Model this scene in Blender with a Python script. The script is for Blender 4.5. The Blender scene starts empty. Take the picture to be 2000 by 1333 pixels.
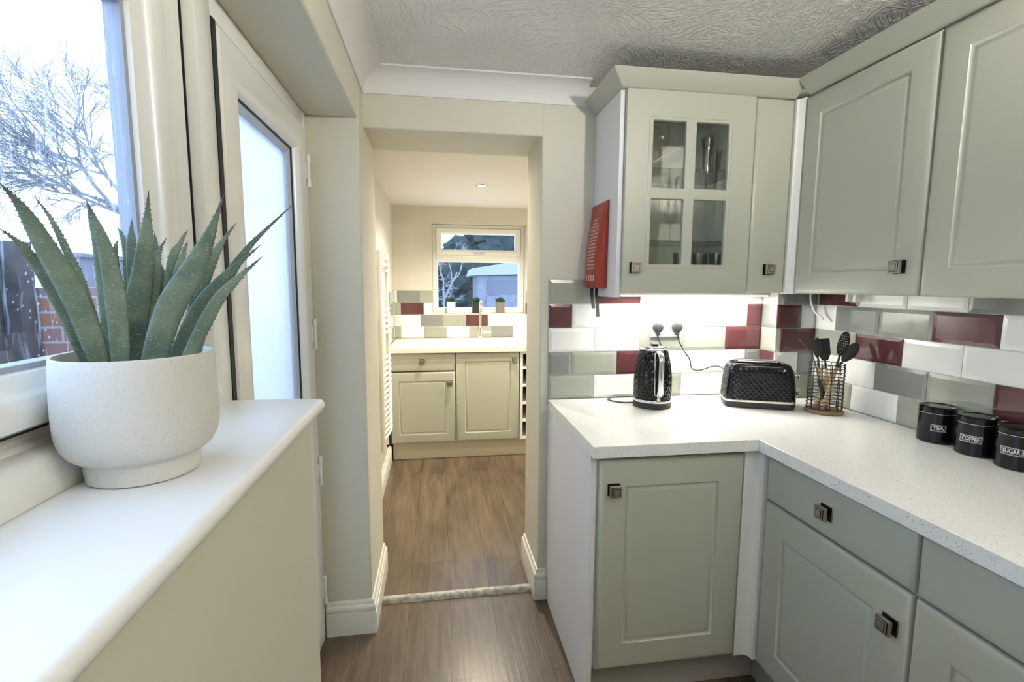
import bpy, bmesh, math, random
from mathutils import Vector, Matrix
PI=math.pi
S=bpy.context.scene
COL=S.collection
random.seed(7)

# ------------------------------------------------------------------ camera
yaw,pit,rol=[math.radians(a) for a in (8.6224,6.4521,0.2858)]
Fv=Vector((math.sin(yaw)*math.cos(pit),math.cos(yaw)*math.cos(pit),-math.sin(pit)))
Rv=Vector((math.cos(yaw),-math.sin(yaw),0)); Uv=Rv.cross(Fv)
R2=Rv*math.cos(rol)+Uv*math.sin(rol); U2=-Rv*math.sin(rol)+Uv*math.cos(rol)
cam=bpy.data.cameras.new('camera'); cam.sensor_width=36; cam.lens=963.6/2000*36; cam.clip_start=.02; cam.clip_end=200
co=bpy.data.objects.new('camera',cam); COL.objects.link(co)
M=Matrix((( R2.x,U2.x,-Fv.x,-0.4638),(R2.y,U2.y,-Fv.y,-2.0338),(R2.z,U2.z,-Fv.z,1.3956),(0,0,0,1)))
co.matrix_world=M; S.camera=co

# ------------------------------------------------------------------ world, lights, exposure
W=bpy.data.worlds.new('overcast_sky'); S.world=W; W.use_nodes=True
bg=W.node_tree.nodes['Background']; bg.inputs[0].default_value=(.50,.70,1.0,1); bg.inputs[1].default_value=4.5
S.view_settings.view_transform='Standard'; S.view_settings.look='None'
S.view_settings.exposure=0.2; S.view_settings.gamma=1.0; S.view_settings.use_curve_mapping=False
def area(name,loc,rot,size,power,color,shape='DISK',size_y=None):
    l=bpy.data.lights.new(name,'AREA'); l.shape=shape; l.size=size
    if size_y: l.size_y=size_y
    l.energy=power; l.color=color
    o=bpy.data.objects.new(name,l); o.location=loc; o.rotation_euler=rot; COL.objects.link(o); return o
NEAR_LIGHTS=[]
FAR_LIGHTS=[(-.143,1.541,112),(.75,1.35,92),(-.3,.62,26)]  # first is the visible downlight; the other two are unseen, added to brighten
for x,y,p in NEAR_LIGHTS: area('kitchen_lamp_light',(x,y,2.178),(0,0,0),.16,p,(1,.94,.82))
FILL_POS=(.48,-2.15,2.02)  # added unseen fill lamp; opaque bowl bounces its light off the ceiling
pl=bpy.data.lights.new('added_fill_light','POINT'); pl.energy=66; pl.color=(1,.95,.87); pl.shadow_soft_size=.03
po=bpy.data.objects.new('added_fill_light',pl); po.location=(FILL_POS[0],FILL_POS[1],FILL_POS[2]+.03); COL.objects.link(po)
for x,y,p in FAR_LIGHTS:
    sl=bpy.data.lights.new('downlight_beam','SPOT'); sl.energy=p; sl.color=(1,.90,.73); sl.spot_size=math.radians(152); sl.spot_blend=.9; sl.shadow_soft_size=.025
    so=bpy.data.objects.new('downlight_beam',sl); so.location=(x,y,2.078); COL.objects.link(so)
area('strip_lamp_light',(.60,-.105,1.352),(0,0,0),.62,5.5,(1,.97,.88),'RECTANGLE',.03)

# ------------------------------------------------------------------ materials
def mat(name,col,rough=.5,metal=0,spec=.5,bump=None,coat=0,var=None,sub=0):
    m=bpy.data.materials.new(name); m.use_nodes=True; nt=m.node_tree; b=nt.nodes['Principled BSDF']
    b.inputs['Base Color'].default_value=(*col,1); b.inputs['Roughness'].default_value=rough
    b.inputs['Metallic'].default_value=metal; b.inputs['Specular IOR Level'].default_value=spec
    b.inputs['Coat Weight'].default_value=coat; b.inputs['Coat Roughness'].default_value=.08
    if bump:
        sc,st,dist=bump
        tc=nt.nodes.new('ShaderNodeTexCoord'); n=nt.nodes.new('ShaderNodeTexNoise'); n.inputs['Scale'].default_value=sc; n.inputs['Detail'].default_value=4
        bp_=nt.nodes.new('ShaderNodeBump'); bp_.inputs['Strength'].default_value=st; bp_.inputs['Distance'].default_value=dist
        nt.links.new(tc.outputs['Object'],n.inputs['Vector']); nt.links.new(n.outputs['Fac'],bp_.inputs['Height']); nt.links.new(bp_.outputs['Normal'],b.inputs['Normal'])
    if var:
        sc,c2,lo,hi=var
        tc=nt.nodes.new('ShaderNodeTexCoord'); n=nt.nodes.new('ShaderNodeTexNoise'); n.inputs['Scale'].default_value=sc; n.inputs['Detail'].default_value=3
        r=nt.nodes.new('ShaderNodeValToRGB'); r.color_ramp.elements[0].position=lo; r.color_ramp.elements[1].position=hi
        r.color_ramp.elements[0].color=(*col,1); r.color_ramp.elements[1].color=(*c2,1)
        nt.links.new(tc.outputs['Object'],n.inputs['Vector']); nt.links.new(n.outputs['Fac'],r.inputs['Fac']); nt.links.new(r.outputs['Color'],b.inputs['Base Color'])
    return m
def emis(name,col,st):
    m=bpy.data.materials.new(name); m.use_nodes=True; nt=m.node_tree; nt.nodes.clear()
    e=nt.nodes.new('ShaderNodeEmission'); e.inputs[0].default_value=(*col,1); e.inputs[1].default_value=st
    o=nt.nodes.new('ShaderNodeOutputMaterial'); nt.links.new(e.outputs[0],o.inputs[0]); return m
def thin_glass(name,tint=(1,1,1),ior=1.45,rough=0.0,extra=0.0,streak=False):
    m=bpy.data.materials.new(name); m.use_nodes=True; nt=m.node_tree; nt.nodes.clear()
    t=nt.nodes.new('ShaderNodeBsdfTransparent'); t.inputs[0].default_value=(*tint,1)
    g=nt.nodes.new('ShaderNodeBsdfGlossy'); g.inputs['Roughness'].default_value=rough
    lw=nt.nodes.new('ShaderNodeLayerWeight'); lw.inputs[0].default_value=.5
    pw=nt.nodes.new('ShaderNodeMath'); pw.operation='POWER'; pw.inputs[1].default_value=4.5
    f=nt.nodes.new('ShaderNodeMath'); f.operation='MULTIPLY_ADD'; f.inputs[1].default_value=.85; f.inputs[2].default_value=(ior-1)**2/(ior+1)**2*.6
    nt.links.new(lw.outputs['Facing'],pw.inputs[0]); nt.links.new(pw.outputs[0],f.inputs[0])
    mx=nt.nodes.new('ShaderNodeMixShader'); o=nt.nodes.new('ShaderNodeOutputMaterial')
    if extra:
        a=nt.nodes.new('ShaderNodeMath'); a.operation='ADD'; a.inputs[1].default_value=extra; a.use_clamp=True
        nt.links.new(f.outputs[0],a.inputs[0]); nt.links.new(a.outputs[0],mx.inputs[0])
    else: nt.links.new(f.outputs[0],mx.inputs[0])
    nt.links.new(t.outputs[0],mx.inputs[1]); nt.links.new(g.outputs[0],mx.inputs[2])
    last=mx
    if streak:   # rain drops and dried runs on the pane
        tc=nt.nodes.new('ShaderNodeTexCoord'); mp=nt.nodes.new('ShaderNodeMapping'); mp.inputs['Scale'].default_value=(1,1,.12)
        n=nt.nodes.new('ShaderNodeTexNoise'); n.inputs['Scale'].default_value=95; n.inputs['Detail'].default_value=3; n.inputs['Distortion'].default_value=.6
        r=nt.nodes.new('ShaderNodeValToRGB'); r.color_ramp.elements[0].position=.57; r.color_ramp.elements[1].position=.72
        v=nt.nodes.new('ShaderNodeTexVoronoi'); v.inputs['Scale'].default_value=85
        r2=nt.nodes.new('ShaderNodeValToRGB'); r2.color_ramp.elements[0].position=.10; r2.color_ramp.elements[1].position=.17
        r2.color_ramp.elements[0].color=(1,1,1,1); r2.color_ramp.elements[1].color=(0,0,0,1)
        n2=nt.nodes.new('ShaderNodeTexNoise'); n2.inputs['Scale'].default_value=9
        r3=nt.nodes.new('ShaderNodeValToRGB'); r3.color_ramp.elements[0].position=.5; r3.color_ramp.elements[1].position=.62
        mu=nt.nodes.new('ShaderNodeMath'); mu.operation='MULTIPLY'
        ad=nt.nodes.new('ShaderNodeMath'); ad.operation='MULTIPLY_ADD'; ad.inputs[1].default_value=.30
        m4=nt.nodes.new('ShaderNodeMath'); m4.operation='MULTIPLY'; m4.inputs[1].default_value=.45
        d=nt.nodes.new('ShaderNodeBsdfTranslucent'); d.inputs[0].default_value=(.75,.8,.9,1)
        mx2=nt.nodes.new('ShaderNodeMixShader')
        L=nt.links.new
        L(tc.outputs['Object'],mp.inputs[0]); L(mp.outputs[0],n.inputs['Vector']); L(n.outputs['Fac'],r.inputs[0])
        L(tc.outputs['Object'],v.inputs['Vector']); L(v.outputs['Distance'],r2.inputs[0]); L(tc.outputs['Object'],n2.inputs['Vector']); L(n2.outputs['Fac'],r3.inputs[0])
        L(r2.outputs[0],mu.inputs[0]); L(r3.outputs[0],mu.inputs[1]); L(mu.outputs[0],m4.inputs[0])
        L(r.outputs[0],ad.inputs[0]); L(m4.outputs[0],ad.inputs[2])
        L(ad.outputs[0],mx2.inputs[0]); L(mx.outputs[0],mx2.inputs[1]); L(d.outputs[0],mx2.inputs[2]); last=mx2
    nt.links.new(last.outputs[0],o.inputs[0]); return m

M_wall=mat('cream_paint',(.64,.62,.52),.55,bump=(14,.10,.01))
M_farwall=mat('cream_paint_far',(.64,.61,.53),.6,bump=(14,.08,.01))
M_upvc=mat('white_upvc',(.80,.80,.76),.22)
M_sill=mat('white_sill_board',(.84,.85,.85),.35)
M_skirt=mat('white_gloss_paint',(.74,.73,.65),.3,bump=(30,.12,.003))
M_coving=mat('white_coving_paint',(.74,.735,.71),.55)
M_sage=mat('sage_vinyl',(.45,.465,.385),.36,spec=.7,bump=(400,.03,.001))
M_white=mat('white_melamine',(.76,.76,.78),.4)
M_whitegloss=mat('white_trim',(.8,.8,.76),.3)
M_grout=mat('grout',(.55,.55,.52),.8)
M_tileW=mat('tile_white',(.82,.82,.79),.10,coat=.3)
M_tileG=mat('tile_grey',(.235,.245,.235),.10,coat=.3)
M_tileS=mat('tile_sage',(.34,.355,.30),.10,coat=.3)
M_tileM=mat('tile_maroon',(.105,.036,.040),.10,coat=.3)
M_pewter=mat('pewter',(.46,.44,.40),.32,1,bump=(300,.15,.002))
M_pewdark=mat('dark_pewter',(.05,.048,.045),.45,1)
M_black=mat('black_gloss',(.004,.004,.006),.09,spec=.4)
M_blackm=mat('black_matt',(.02,.02,.021),.42)
M_blackp=mat('black_plastic',(.035,.035,.036),.5)
M_chrome=mat('chrome',(.75,.75,.76),.10,1)
M_brushed=mat('brushed_steel',(.6,.59,.56),.28,1)
M_wood=mat('light_wood',(.62,.44,.22),.5,var=(30,(.72,.54,.30),.35,.65))
M_woodd=mat('mid_wood',(.20,.12,.06),.5,var=(30,(.28,.18,.09),.35,.65))
M_red=mat('red_vinyl',(.33,.028,.016),.38,bump=(60,.2,.004))
M_print=mat('pale_print',(.72,.5,.45),.6)
M_strap=mat('black_strap',(.012,.012,.014),.7)
M_glasspane=thin_glass('window_glass',(.97,.98,1.0),1.45,streak=True)
M_pane=thin_glass('cabinet_glass',(.97,.98,.96),1.45,extra=.02)
M_ware=thin_glass('drinking_glass',(.93,.95,.94),1.5,.04,extra=.07)
M_shelf=thin_glass('glass_shelf',(.80,.88,.82),1.5,extra=.02)
M_rubber=mat('rubber_gasket',(.008,.008,.009),.6)
M_plastic=mat('white_plastic',(.85,.85,.82),.25)
M_lampon=emis('lamp_diffuser',(1,.93,.8),14)
M_spoton=emis('downlight_glow',(1,.9,.7),25)
M_stripon=emis('strip_diffuser',(1,.97,.9),9)
M_soil=mat('dark_soil',(.02,.018,.015),.9,bump=(80,.8,.01))

def nodes(m): return m.node_tree.nodes,m.node_tree.links.new
# ceiling with swirled plaster texture
M_ceil=mat('textured_ceiling_paint',(.76,.75,.72),.42)
N,L=nodes(M_ceil); b=N['Principled BSDF']; tc=N.new('ShaderNodeTexCoord')
n1=N.new('ShaderNodeTexNoise'); n1.inputs['Scale'].default_value=3.2; n1.inputs['Detail'].default_value=1
mx=N.new('ShaderNodeMix'); mx.data_type='RGBA'; mx.blend_type='ADD'; mx.inputs[0].default_value=.42
n2=N.new('ShaderNodeTexWave'); n2.inputs['Scale'].default_value=9; n2.inputs['Distortion'].default_value=16; n2.inputs['Detail'].default_value=4; n2.inputs['Detail Scale'].default_value=2.2
n3=N.new('ShaderNodeTexNoise'); n3.inputs['Scale'].default_value=16
rr=N.new('ShaderNodeMath'); rr.operation='MULTIPLY'
bu=N.new('ShaderNodeBump'); bu.inputs['Strength'].default_value=.55; bu.inputs['Distance'].default_value=.012
L(tc.outputs['Object'],n1.inputs['Vector']); L(tc.outputs['Object'],mx.inputs[6]); L(n1.outputs['Color'],mx.inputs[7]); L(mx.outputs[2],n2.inputs['Vector'])
L(tc.outputs['Object'],n3.inputs['Vector']); L(n2.outputs['Fac'],rr.inputs[0]); L(n3.outputs['Fac'],rr.inputs[1]); L(rr.outputs[0],bu.inputs['Height']); L(bu.outputs[0],b.inputs['Normal'])
M_ceilfar=mat('smooth_ceiling_paint',(.74,.70,.64),.6)
# plank floor
M_floor=mat('oak_plank_floor',(.3,.2,.1),.30)
N,L=nodes(M_floor); b=N['Principled BSDF']; tc=N.new('ShaderNodeTexCoord'); mp=N.new('ShaderNodeMapping'); mp.inputs['Rotation'].default_value=(0,0,PI/2); mp.inputs['Location'].default_value=(.35,.06,0)
br=N.new('ShaderNodeTexBrick'); br.offset=.37; br.inputs['Scale'].default_value=1; br.inputs['Brick Width'].default_value=1.22; br.inputs['Row Height'].default_value=.18; br.inputs['Mortar Size'].default_value=.0011; br.inputs['Mortar Smooth'].default_value=.1
br.inputs['Color1'].default_value=(.85,.85,.85,1); br.inputs['Color2'].default_value=(1.12,1.12,1.12,1); br.inputs['Mortar'].default_value=(.3,.28,.25,1)
mp2=N.new('ShaderNodeMapping'); mp2.inputs['Scale'].default_value=(1,.07,1)
g1=N.new('ShaderNodeTexNoise'); g1.inputs['Scale'].default_value=60; g1.inputs['Detail'].default_value=6; g1.inputs['Distortion'].default_value=.4
mp3=N.new('ShaderNodeMapping'); mp3.inputs['Scale'].default_value=(1,.16,1)
g2=N.new('ShaderNodeTexNoise'); g2.inputs['Scale'].default_value=7; g2.inputs['Detail'].default_value=4; g2.inputs['Distortion'].default_value=1.4
ra=N.new('ShaderNodeValToRGB'); ra.color_ramp.elements[0].position=.28; ra.color_ramp.elements[0].color=(.040,.029,.022,1); ra.color_ramp.elements[1].position=.74; ra.color_ramp.elements[1].color=(.175,.128,.082,1)
mm=N.new('ShaderNodeMath'); mm.operation='MULTIPLY_ADD'; mm.inputs[1].default_value=.62
m5=N.new('ShaderNodeMath'); m5.operation='MULTIPLY'; m5.inputs[1].default_value=.44
mc=N.new('ShaderNodeMix'); mc.data_type='RGBA'; mc.blend_type='MULTIPLY'; mc.inputs[0].default_value=1
bu=N.new('ShaderNodeBump'); bu.inputs['Strength'].default_value=.25; bu.inputs['Distance'].default_value=.002
L(tc.outputs['Object'],mp.inputs[0]); L(mp.outputs[0],br.inputs['Vector'])
L(tc.outputs['Object'],mp2.inputs[0]); L(mp2.outputs[0],g1.inputs['Vector']); L(tc.outputs['Object'],mp3.inputs[0]); L(mp3.outputs[0],g2.inputs['Vector'])
L(g2.outputs['Fac'],mm.inputs[0]); L(g1.outputs['Fac'],m5.inputs[0]); L(m5.outputs[0],mm.inputs[2]); L(mm.outputs[0],ra.inputs[0])
L(ra.outputs[0],mc.inputs[6]); L(br.outputs['Color'],mc.inputs[7]); L(mc.outputs[2],b.inputs['Base Color'])
L(g1.outputs['Fac'],bu.inputs['Height']); L(bu.outputs[0],b.inputs['Normal'])
# speckled worktop / pot
def speckle(name,base,spots,scale,thr,rough):
    m=mat(name,base,rough); N,L=nodes(m); b=N['Principled BSDF']; tc=N.new('ShaderNodeTexCoord')
    v=N.new('ShaderNodeTexVoronoi'); v.inputs['Scale'].default_value=scale; v.inputs['Randomness'].default_value=1
    r=N.new('ShaderNodeValToRGB'); r.color_ramp.interpolation='LINEAR'; r.color_ramp.elements[0].position=thr; r.color_ramp.elements[0].color=(1,1,1,1); r.color_ramp.elements[1].position=thr+.06; r.color_ramp.elements[1].color=(0,0,0,1)
    s=N.new('ShaderNodeSeparateColor'); g=N.new('ShaderNodeMath'); g.operation='GREATER_THAN'; g.inputs[1].default_value=.55
    mu=N.new('ShaderNodeMath'); mu.operation='MULTIPLY'; mx=N.new('ShaderNodeMix'); mx.data_type='RGBA'; mx.inputs[6].default_value=(*base,1); mx.inputs[7].default_value=(*spots,1)
    L(tc.outputs['Object'],v.inputs['Vector']); L(v.outputs['Distance'],r.inputs[0]); L(v.outputs['Color'],s.inputs[0]); L(s.outputs[0],g.inputs[0]); L(r.outputs[0],mu.inputs[0]); L(g.outputs[0],mu.inputs[1]); L(mu.outputs[0],mx.inputs[0]); L(mx.outputs[2],b.inputs['Base Color'])
    return m
M_work=speckle('speckled_white_worktop',(.82,.82,.79),(.33,.32,.31),190,.17,.26)
M_pot=speckle('speckled_stone_pot',(.66,.655,.62),(.50,.49,.46),360,.2,.6)
# aloe
M_aloe=mat('aloe_skin',(.07,.13,.07),.42)
N,L=nodes(M_aloe); b=N['Principled BSDF']; tc=N.new('ShaderNodeTexCoord')
n1=N.new('ShaderNodeTexNoise'); n1.inputs['Scale'].default_value=28
r1=N.new('ShaderNodeValToRGB'); r1.color_ramp.elements[0].position=.35; r1.color_ramp.elements[0].color=(.085,.130,.092,1); r1.color_ramp.elements[1].position=.68; r1.color_ramp.elements[1].color=(.17,.22,.15,1)
mp=N.new('ShaderNodeMapping'); mp.inputs['Scale'].default_value=(.8,.8,1.5)
n2=N.new('ShaderNodeTexNoise'); n2.inputs['Scale'].default_value=330; n2.inputs['Detail'].default_value=2
r2=N.new('ShaderNodeValToRGB'); r2.color_ramp.elements[0].position=.56; r2.color_ramp.elements[0].color=(0,0,0,1); r2.color_ramp.elements[1].position=.70; r2.color_ramp.elements[1].color=(1,1,1,1)
mx=N.new('ShaderNodeMix'); mx.data_type='RGBA'; mx.inputs[7].default_value=(.22,.29,.23,1)
at=N.new('ShaderNodeAttribute'); at.attribute_name='tip'
mx2=N.new('ShaderNodeMix'); mx2.data_type='RGBA'; mx2.inputs[7].default_value=(.085,.045,.06,1)
L(tc.outputs['Object'],n1.inputs['Vector']); L(n1.outputs['Fac'],r1.inputs[0]); L(tc.outputs['Object'],mp.inputs[0]); L(mp.outputs[0],n2.inputs['Vector']); L(n2.outputs['Fac'],r2.inputs[0])
L(r2.outputs[0],mx.inputs[0]); L(r1.outputs[0],mx.inputs[6]); L(mx.outputs[2],mx2.inputs[6]); L(at.outputs['Fac'],mx2.inputs[0]); L(mx2.outputs[2],b.inputs['Base Color'])
# frosted door glass
M_frost=bpy.data.materials.new('frosted_glass'); M_frost.use_nodes=True; nt=M_frost.node_tree; nt.nodes.clear(); N,L=nodes(M_frost)
t=N.new('ShaderNodeBsdfTranslucent'); t.inputs[0].default_value=(.80,.78,.76,1); g=N.new('ShaderNodeBsdfGlossy'); g.inputs['Roughness'].default_value=.18
tr=N.new('ShaderNodeBsdfRefraction'); tr.inputs['Roughness'].default_value=.35; tr.inputs['IOR'].default_value=1.05; tr.inputs[0].default_value=(.96,.92,.90,1)
ma=N.new('ShaderNodeMixShader'); ma.inputs[0].default_value=.5; mb=N.new('ShaderNodeMixShader'); mb.inputs[0].default_value=.06
tc=N.new('ShaderNodeTexCoord'); v=N.new('ShaderNodeTexNoise'); v.inputs['Scale'].default_value=170; bu=N.new('ShaderNodeBump'); bu.inputs['Strength'].default_value=.9; bu.inputs['Distance'].default_value=.004
o=N.new('ShaderNodeOutputMaterial'); L(tc.outputs['Object'],v.inputs['Vector']); L(v.outputs['Fac'],bu.inputs['Height'])
for q in (t,g,tr): L(bu.outputs[0],q.inputs['Normal'])
L(t.outputs[0],ma.inputs[1]); L(tr.outputs[0],ma.inputs[2]); L(ma.outputs[0],mb.inputs[1]); L(g.outputs[0],mb.inputs[2]); L(mb.outputs[0],o.inputs[0])
# outdoors
M_fence=mat('weathered_fence',(.050,.045,.050),.8,var=(9,(.10,.085,.085),.35,.7))
M_board=mat('grey_painted_board',(.14,.15,.19),.7,var=(5,(.19,.20,.25),.3,.7))
M_brick=mat('red_brick',(.26,.11,.07),.85)
N,L=nodes(M_brick); b=N['Principled BSDF']; br=N.new('ShaderNodeTexBrick'); br.inputs['Scale'].default_value=1; br.inputs['Brick Width'].default_value=.225; br.inputs['Row Height'].default_value=.075; br.inputs['Mortar Size'].default_value=.006
br.inputs['Color1'].default_value=(.30,.13,.09,1); br.inputs['Color2'].default_value=(.20,.16,.20,1); br.inputs['Mortar'].default_value=(.35,.33,.33,1)
tc=N.new('ShaderNodeTexCoord'); mp=N.new('ShaderNodeMapping'); mp.inputs['Rotation'].default_value=(PI/2,0,0)
cx_=N.new('ShaderNodeSeparateXYZ'); cm=N.new('ShaderNodeCombineXYZ'); ad=N.new('ShaderNodeMath'); ad.operation='ADD'
L(tc.outputs['Object'],cx_.inputs[0]); L(cx_.outputs[0],ad.inputs[0]); L(cx_.outputs[1],ad.inputs[1]); L(ad.outputs[0],cm.inputs[0]); L(cx_.outputs[2],cm.inputs[1]); L(cm.outputs[0],br.inputs['Vector']); L(br.outputs['Color'],b.inputs['Base Color'])
M_bark=mat('bare_bark',(.24,.24,.26),.8,var=(20,(.26,.25,.26),.3,.7))
M_ever=mat('evergreen_foliage',(.010,.020,.018),.7,var=(14,(.03,.05,.042),.4,.7))
M_hedge=mat('pale_twiggy_hedge',(.22,.25,.26),.8)
M_lawn=mat('pale_wet_lawn',(.60,.61,.60),.7,bump=(30,.3,.02))
M_shed=mat('grey_shed_boards',(.13,.14,.17),.6,var=(6,(.19,.20,.24),.3,.7))
M_shedroof=mat('pale_felt_roof',(.30,.31,.33),.5)
M_shedwin=mat('shed_dark_glass',(.10,.11,.14),.2)
M_leaf=mat('small_plant_green',(.03,.085,.045),.5)

# ------------------------------------------------------------------ helpers
def obj(name,bm,m,parent=None,smooth=False,loc=None,rot=None):
    me=bpy.data.meshes.new(name); bm.normal_update(); bm.to_mesh(me); bm.free()
    for q in (m if isinstance(m,(list,tuple)) else [m]): me.materials.append(q)
    if smooth:
        for p in me.polygons: p.use_smooth=True
        if smooth=='auto':
            me.update()
            try: me.set_sharp_from_angle(angle=math.radians(38))
            except Exception: pass
    o=bpy.data.objects.new(name,me); COL.objects.link(o)
    if parent: o.parent=parent
    if loc: o.location=loc
    if rot: o.rotation_euler=rot
    return o
def tag(o,label=None,cat=None,group=None,kind=None):
    if label: o['label']=label
    if cat: o['category']=cat
    if group: o['group']=group
    if kind: o['kind']=kind
    return o
def thing(name,label,cat,loc=(0,0,0),rz=0,group=None,kind=None):
    o=bpy.data.objects.new(name,None); COL.objects.link(o); o.location=loc; o.rotation_euler=(0,0,rz); o.empty_display_size=.05
    return tag(o,label,cat,group,kind)
def box(bm,x0,x1,y0,y1,z0,z1,bev=0,seg=2,mi=0):
    r=bmesh.ops.create_cube(bm,size=1)
    for v in r['verts']:
        v.co=Vector((x0+(v.co.x+.5)*(x1-x0),y0+(v.co.y+.5)*(y1-y0),z0+(v.co.z+.5)*(z1-z0)))
    if mi:
        for f in {f for v in r['verts'] for f in v.link_faces}: f.material_index=mi
    if bev:
        es=list({e for v in r['verts'] for e in v.link_edges})
        bmesh.ops.bevel(bm,geom=es,offset=bev,segments=seg,affect='EDGES',profile=.5,clamp_overlap=True)
    return bm
def nb(*a,**k): return box(bmesh.new(),*a,**k)
def prism(bm,pts,a0,a1,axis='z'):
    """extrude polygon pts (2D) along axis from a0 to a1"""
    def P(p,a):
        return {'z':(p[0],p[1],a),'x':(a,p[0],p[1]),'y':(p[0],a,p[1])}[axis]
    A=[bm.verts.new(P(p,a0)) for p in pts]; B=[bm.verts.new(P(p,a1)) for p in pts]
    bm.faces.new(A); bm.faces.new(B); n=len(pts)
    for i in range(n): bm.faces.new((A[i],A[(i+1)%n],B[(i+1)%n],B[i]))
    bmesh.ops.recalc_face_normals(bm,faces=bm.faces[:]); return bm
def lathe(bm,prof,n=40,c=(0,0,0),cap=True,ax='z',mi=0):
    rings=[]
    for r,z in prof:
        rg=[]
        for i in range(n):
            a=2*PI*i/n
            p={'z':(r*math.cos(a),r*math.sin(a),z),'x':(z,r*math.cos(a),r*math.sin(a)),'y':(r*math.cos(a),z,r*math.sin(a))}[ax]
            rg.append(bm.verts.new((c[0]+p[0],c[1]+p[1],c[2]+p[2])))
        rings.append(rg)
    fs=[]
    for A,B in zip(rings,rings[1:]):
        for i in range(n): fs.append(bm.faces.new((A[i],A[(i+1)%n],B[(i+1)%n],B[i])))
    if cap:
        fs.append(bm.faces.new(rings[0])); fs.append(bm.faces.new(rings[-1]))
    for f in fs: f.material_index=mi
    bmesh.ops.recalc_face_normals(bm,faces=fs); return bm
def cr(pts,n=8):
    P=[Vector(p) for p in pts]; P=[2*P[0]-P[1]]+P+[2*P[-1]-P[-2]]; out=[]
    for i in range(1,len(P)-2):
        for k in range(n):
            t=k/n; a,b,c,d=P[i-1:i+3]
            out.append(.5*((2*b)+(-a+c)*t+(2*a-5*b+4*c-d)*t*t+(-a+3*b-3*c+d)*t**3))
    out.append(P[-2]); return out
def tube(bm,pts,r,n=8,spline=0,flat=None,caps=True,close=False):
    P=cr(pts,spline) if spline else [Vector(p) for p in pts]
    m=len(P); rr=r if callable(r) else (lambda t:r)
    T=[]
    for i in range(m):
        if close: d=P[(i+1)%m]-P[i-1]
        else: d=P[min(i+1,m-1)]-P[max(i-1,0)]
        T.append(d.normalized())
    up=Vector((0,0,1)) if abs(T[0].z)<.9 else Vector((0,1,0))
    x=T[0].cross(up).normalized(); rings=[]
    for i in range(m):
        x=(x-T[i]*x.dot(T[i])).normalized(); y=T[i].cross(x); R=rr(i/(m-1) if m>1 else 0)
        fx,fy=flat if flat else (1,1)
        rings.append([bm.verts.new(P[i]+x*math.cos(2*PI*k/n)*R*fx+y*math.sin(2*PI*k/n)*R*fy) for k in range(n)])
    seq=list(zip(rings,rings[1:]))
    if close: seq.append((rings[-1],rings[0]))
    for A,B in seq:
        for k in range(n): bm.faces.new((A[k],A[(k+1)%n],B[(k+1)%n],B[k]))
    if caps and not close:
        bm.faces.new(rings[0][::-1]); bm.faces.new(rings[-1])
    return bm
def rings_panel(bm,w,h,rings,back):
    """nested rectangles (inset, depth) on face y=0 looking to -y, with sides to y=back"""
    R=[]
    def rect(i,d): return [bm.verts.new(p) for p in ((i,d,i),(w-i,d,i),(w-i,d,h-i),(i,d,h-i))]
    R.append(rect(0,back))
    for i,d in rings: R.append(rect(i,d))
    for A,B in zip(R,R[1:]):
        for k in range(4): bm.faces.new((A[k],A[(k+1)%4],B[(k+1)%4],B[k]))
    bm.faces.new(R[-1]); bm.faces.new(R[0]); bmesh.ops.recalc_face_normals(bm,faces=bm.faces[:]); return bm
EDGE=[(0,.012),(.0012,.0075),(.0045,.0035),(.010,.0011),(.018,0)]
def door_bm(w,h,ins=.088): 
    return rings_panel(bmesh.new(),w,h,EDGE+[(ins,0),(ins+.0025,.0045),(ins+.006,.0060),(ins+.012,.0045),(ins+.015,.0025),(ins+.022,.0025)],.019)
def drawer_bm(w,h): return rings_panel(bmesh.new(),w,h,EDGE,.019)
def shape2d(outer,holes,ext,bev):
    """filled plate from outlines in the x-z plane, thickness along y"""
    cu=bpy.data.curves.new('plate','CURVE'); cu.dimensions='2D'; cu.fill_mode='BOTH'; cu.extrude=ext; cu.bevel_depth=bev; cu.bevel_resolution=1
    for pl in [outer]+holes:
        s=cu.splines.new('POLY'); s.points.add(len(pl)-1); s.use_cyclic_u=True
        for p,q in zip(s.points,pl): p.co=(q[0],q[1],0,1)
    o=bpy.data.objects.new('plate',cu); me=o.to_mesh(); bm=bmesh.new(); bm.from_mesh(me); o.to_mesh_clear(); bpy.data.objects.remove(o); bpy.data.curves.remove(cu)
    bmesh.ops.rotate(bm,verts=bm.verts,cent=(0,0,0),matrix=Matrix.Rotation(PI/2,3,'X')); return bm
def rrect(x0,x1,z0,z1,r,n=4):
    out=[]
    for cx,cz,a0 in ((x1-r,z1-r,0),(x0+r,z1-r,90),(x0+r,z0+r,180),(x1-r,z0+r,270)):
        for k in range(n+1):
            a=math.radians(a0+90*k/n); out.append((cx+r*math.cos(a),cz+r*math.sin(a)))
    return out
def text_bm(s,size,ext=.0004,bold=.0):
    cu=bpy.data.curves.new('text','FONT'); cu.body=s; cu.size=size; cu.extrude=ext; cu.offset=bold; cu.align_x='CENTER'; cu.align_y='CENTER'
    o=bpy.data.objects.new('text',cu); COL.objects.link(o); dg=bpy.context.evaluated_depsgraph_get(); me=o.evaluated_get(dg).to_mesh(); bm=bmesh.new(); bm.from_mesh(me); o.evaluated_get(dg).to_mesh_clear()
    bpy.data.objects.remove(o); bpy.data.curves.remove(cu); return bm
def struct(name,bm,m,parent=None,**k):
    o=obj(name,bm,m,parent,**k)
    if not parent: o['kind']='structure'
    return o
def sthing(name,loc=(0,0,0)):
    o=bpy.data.objects.new(name,None); COL.objects.link(o); o.location=loc; o['kind']='structure'; return o
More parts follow.
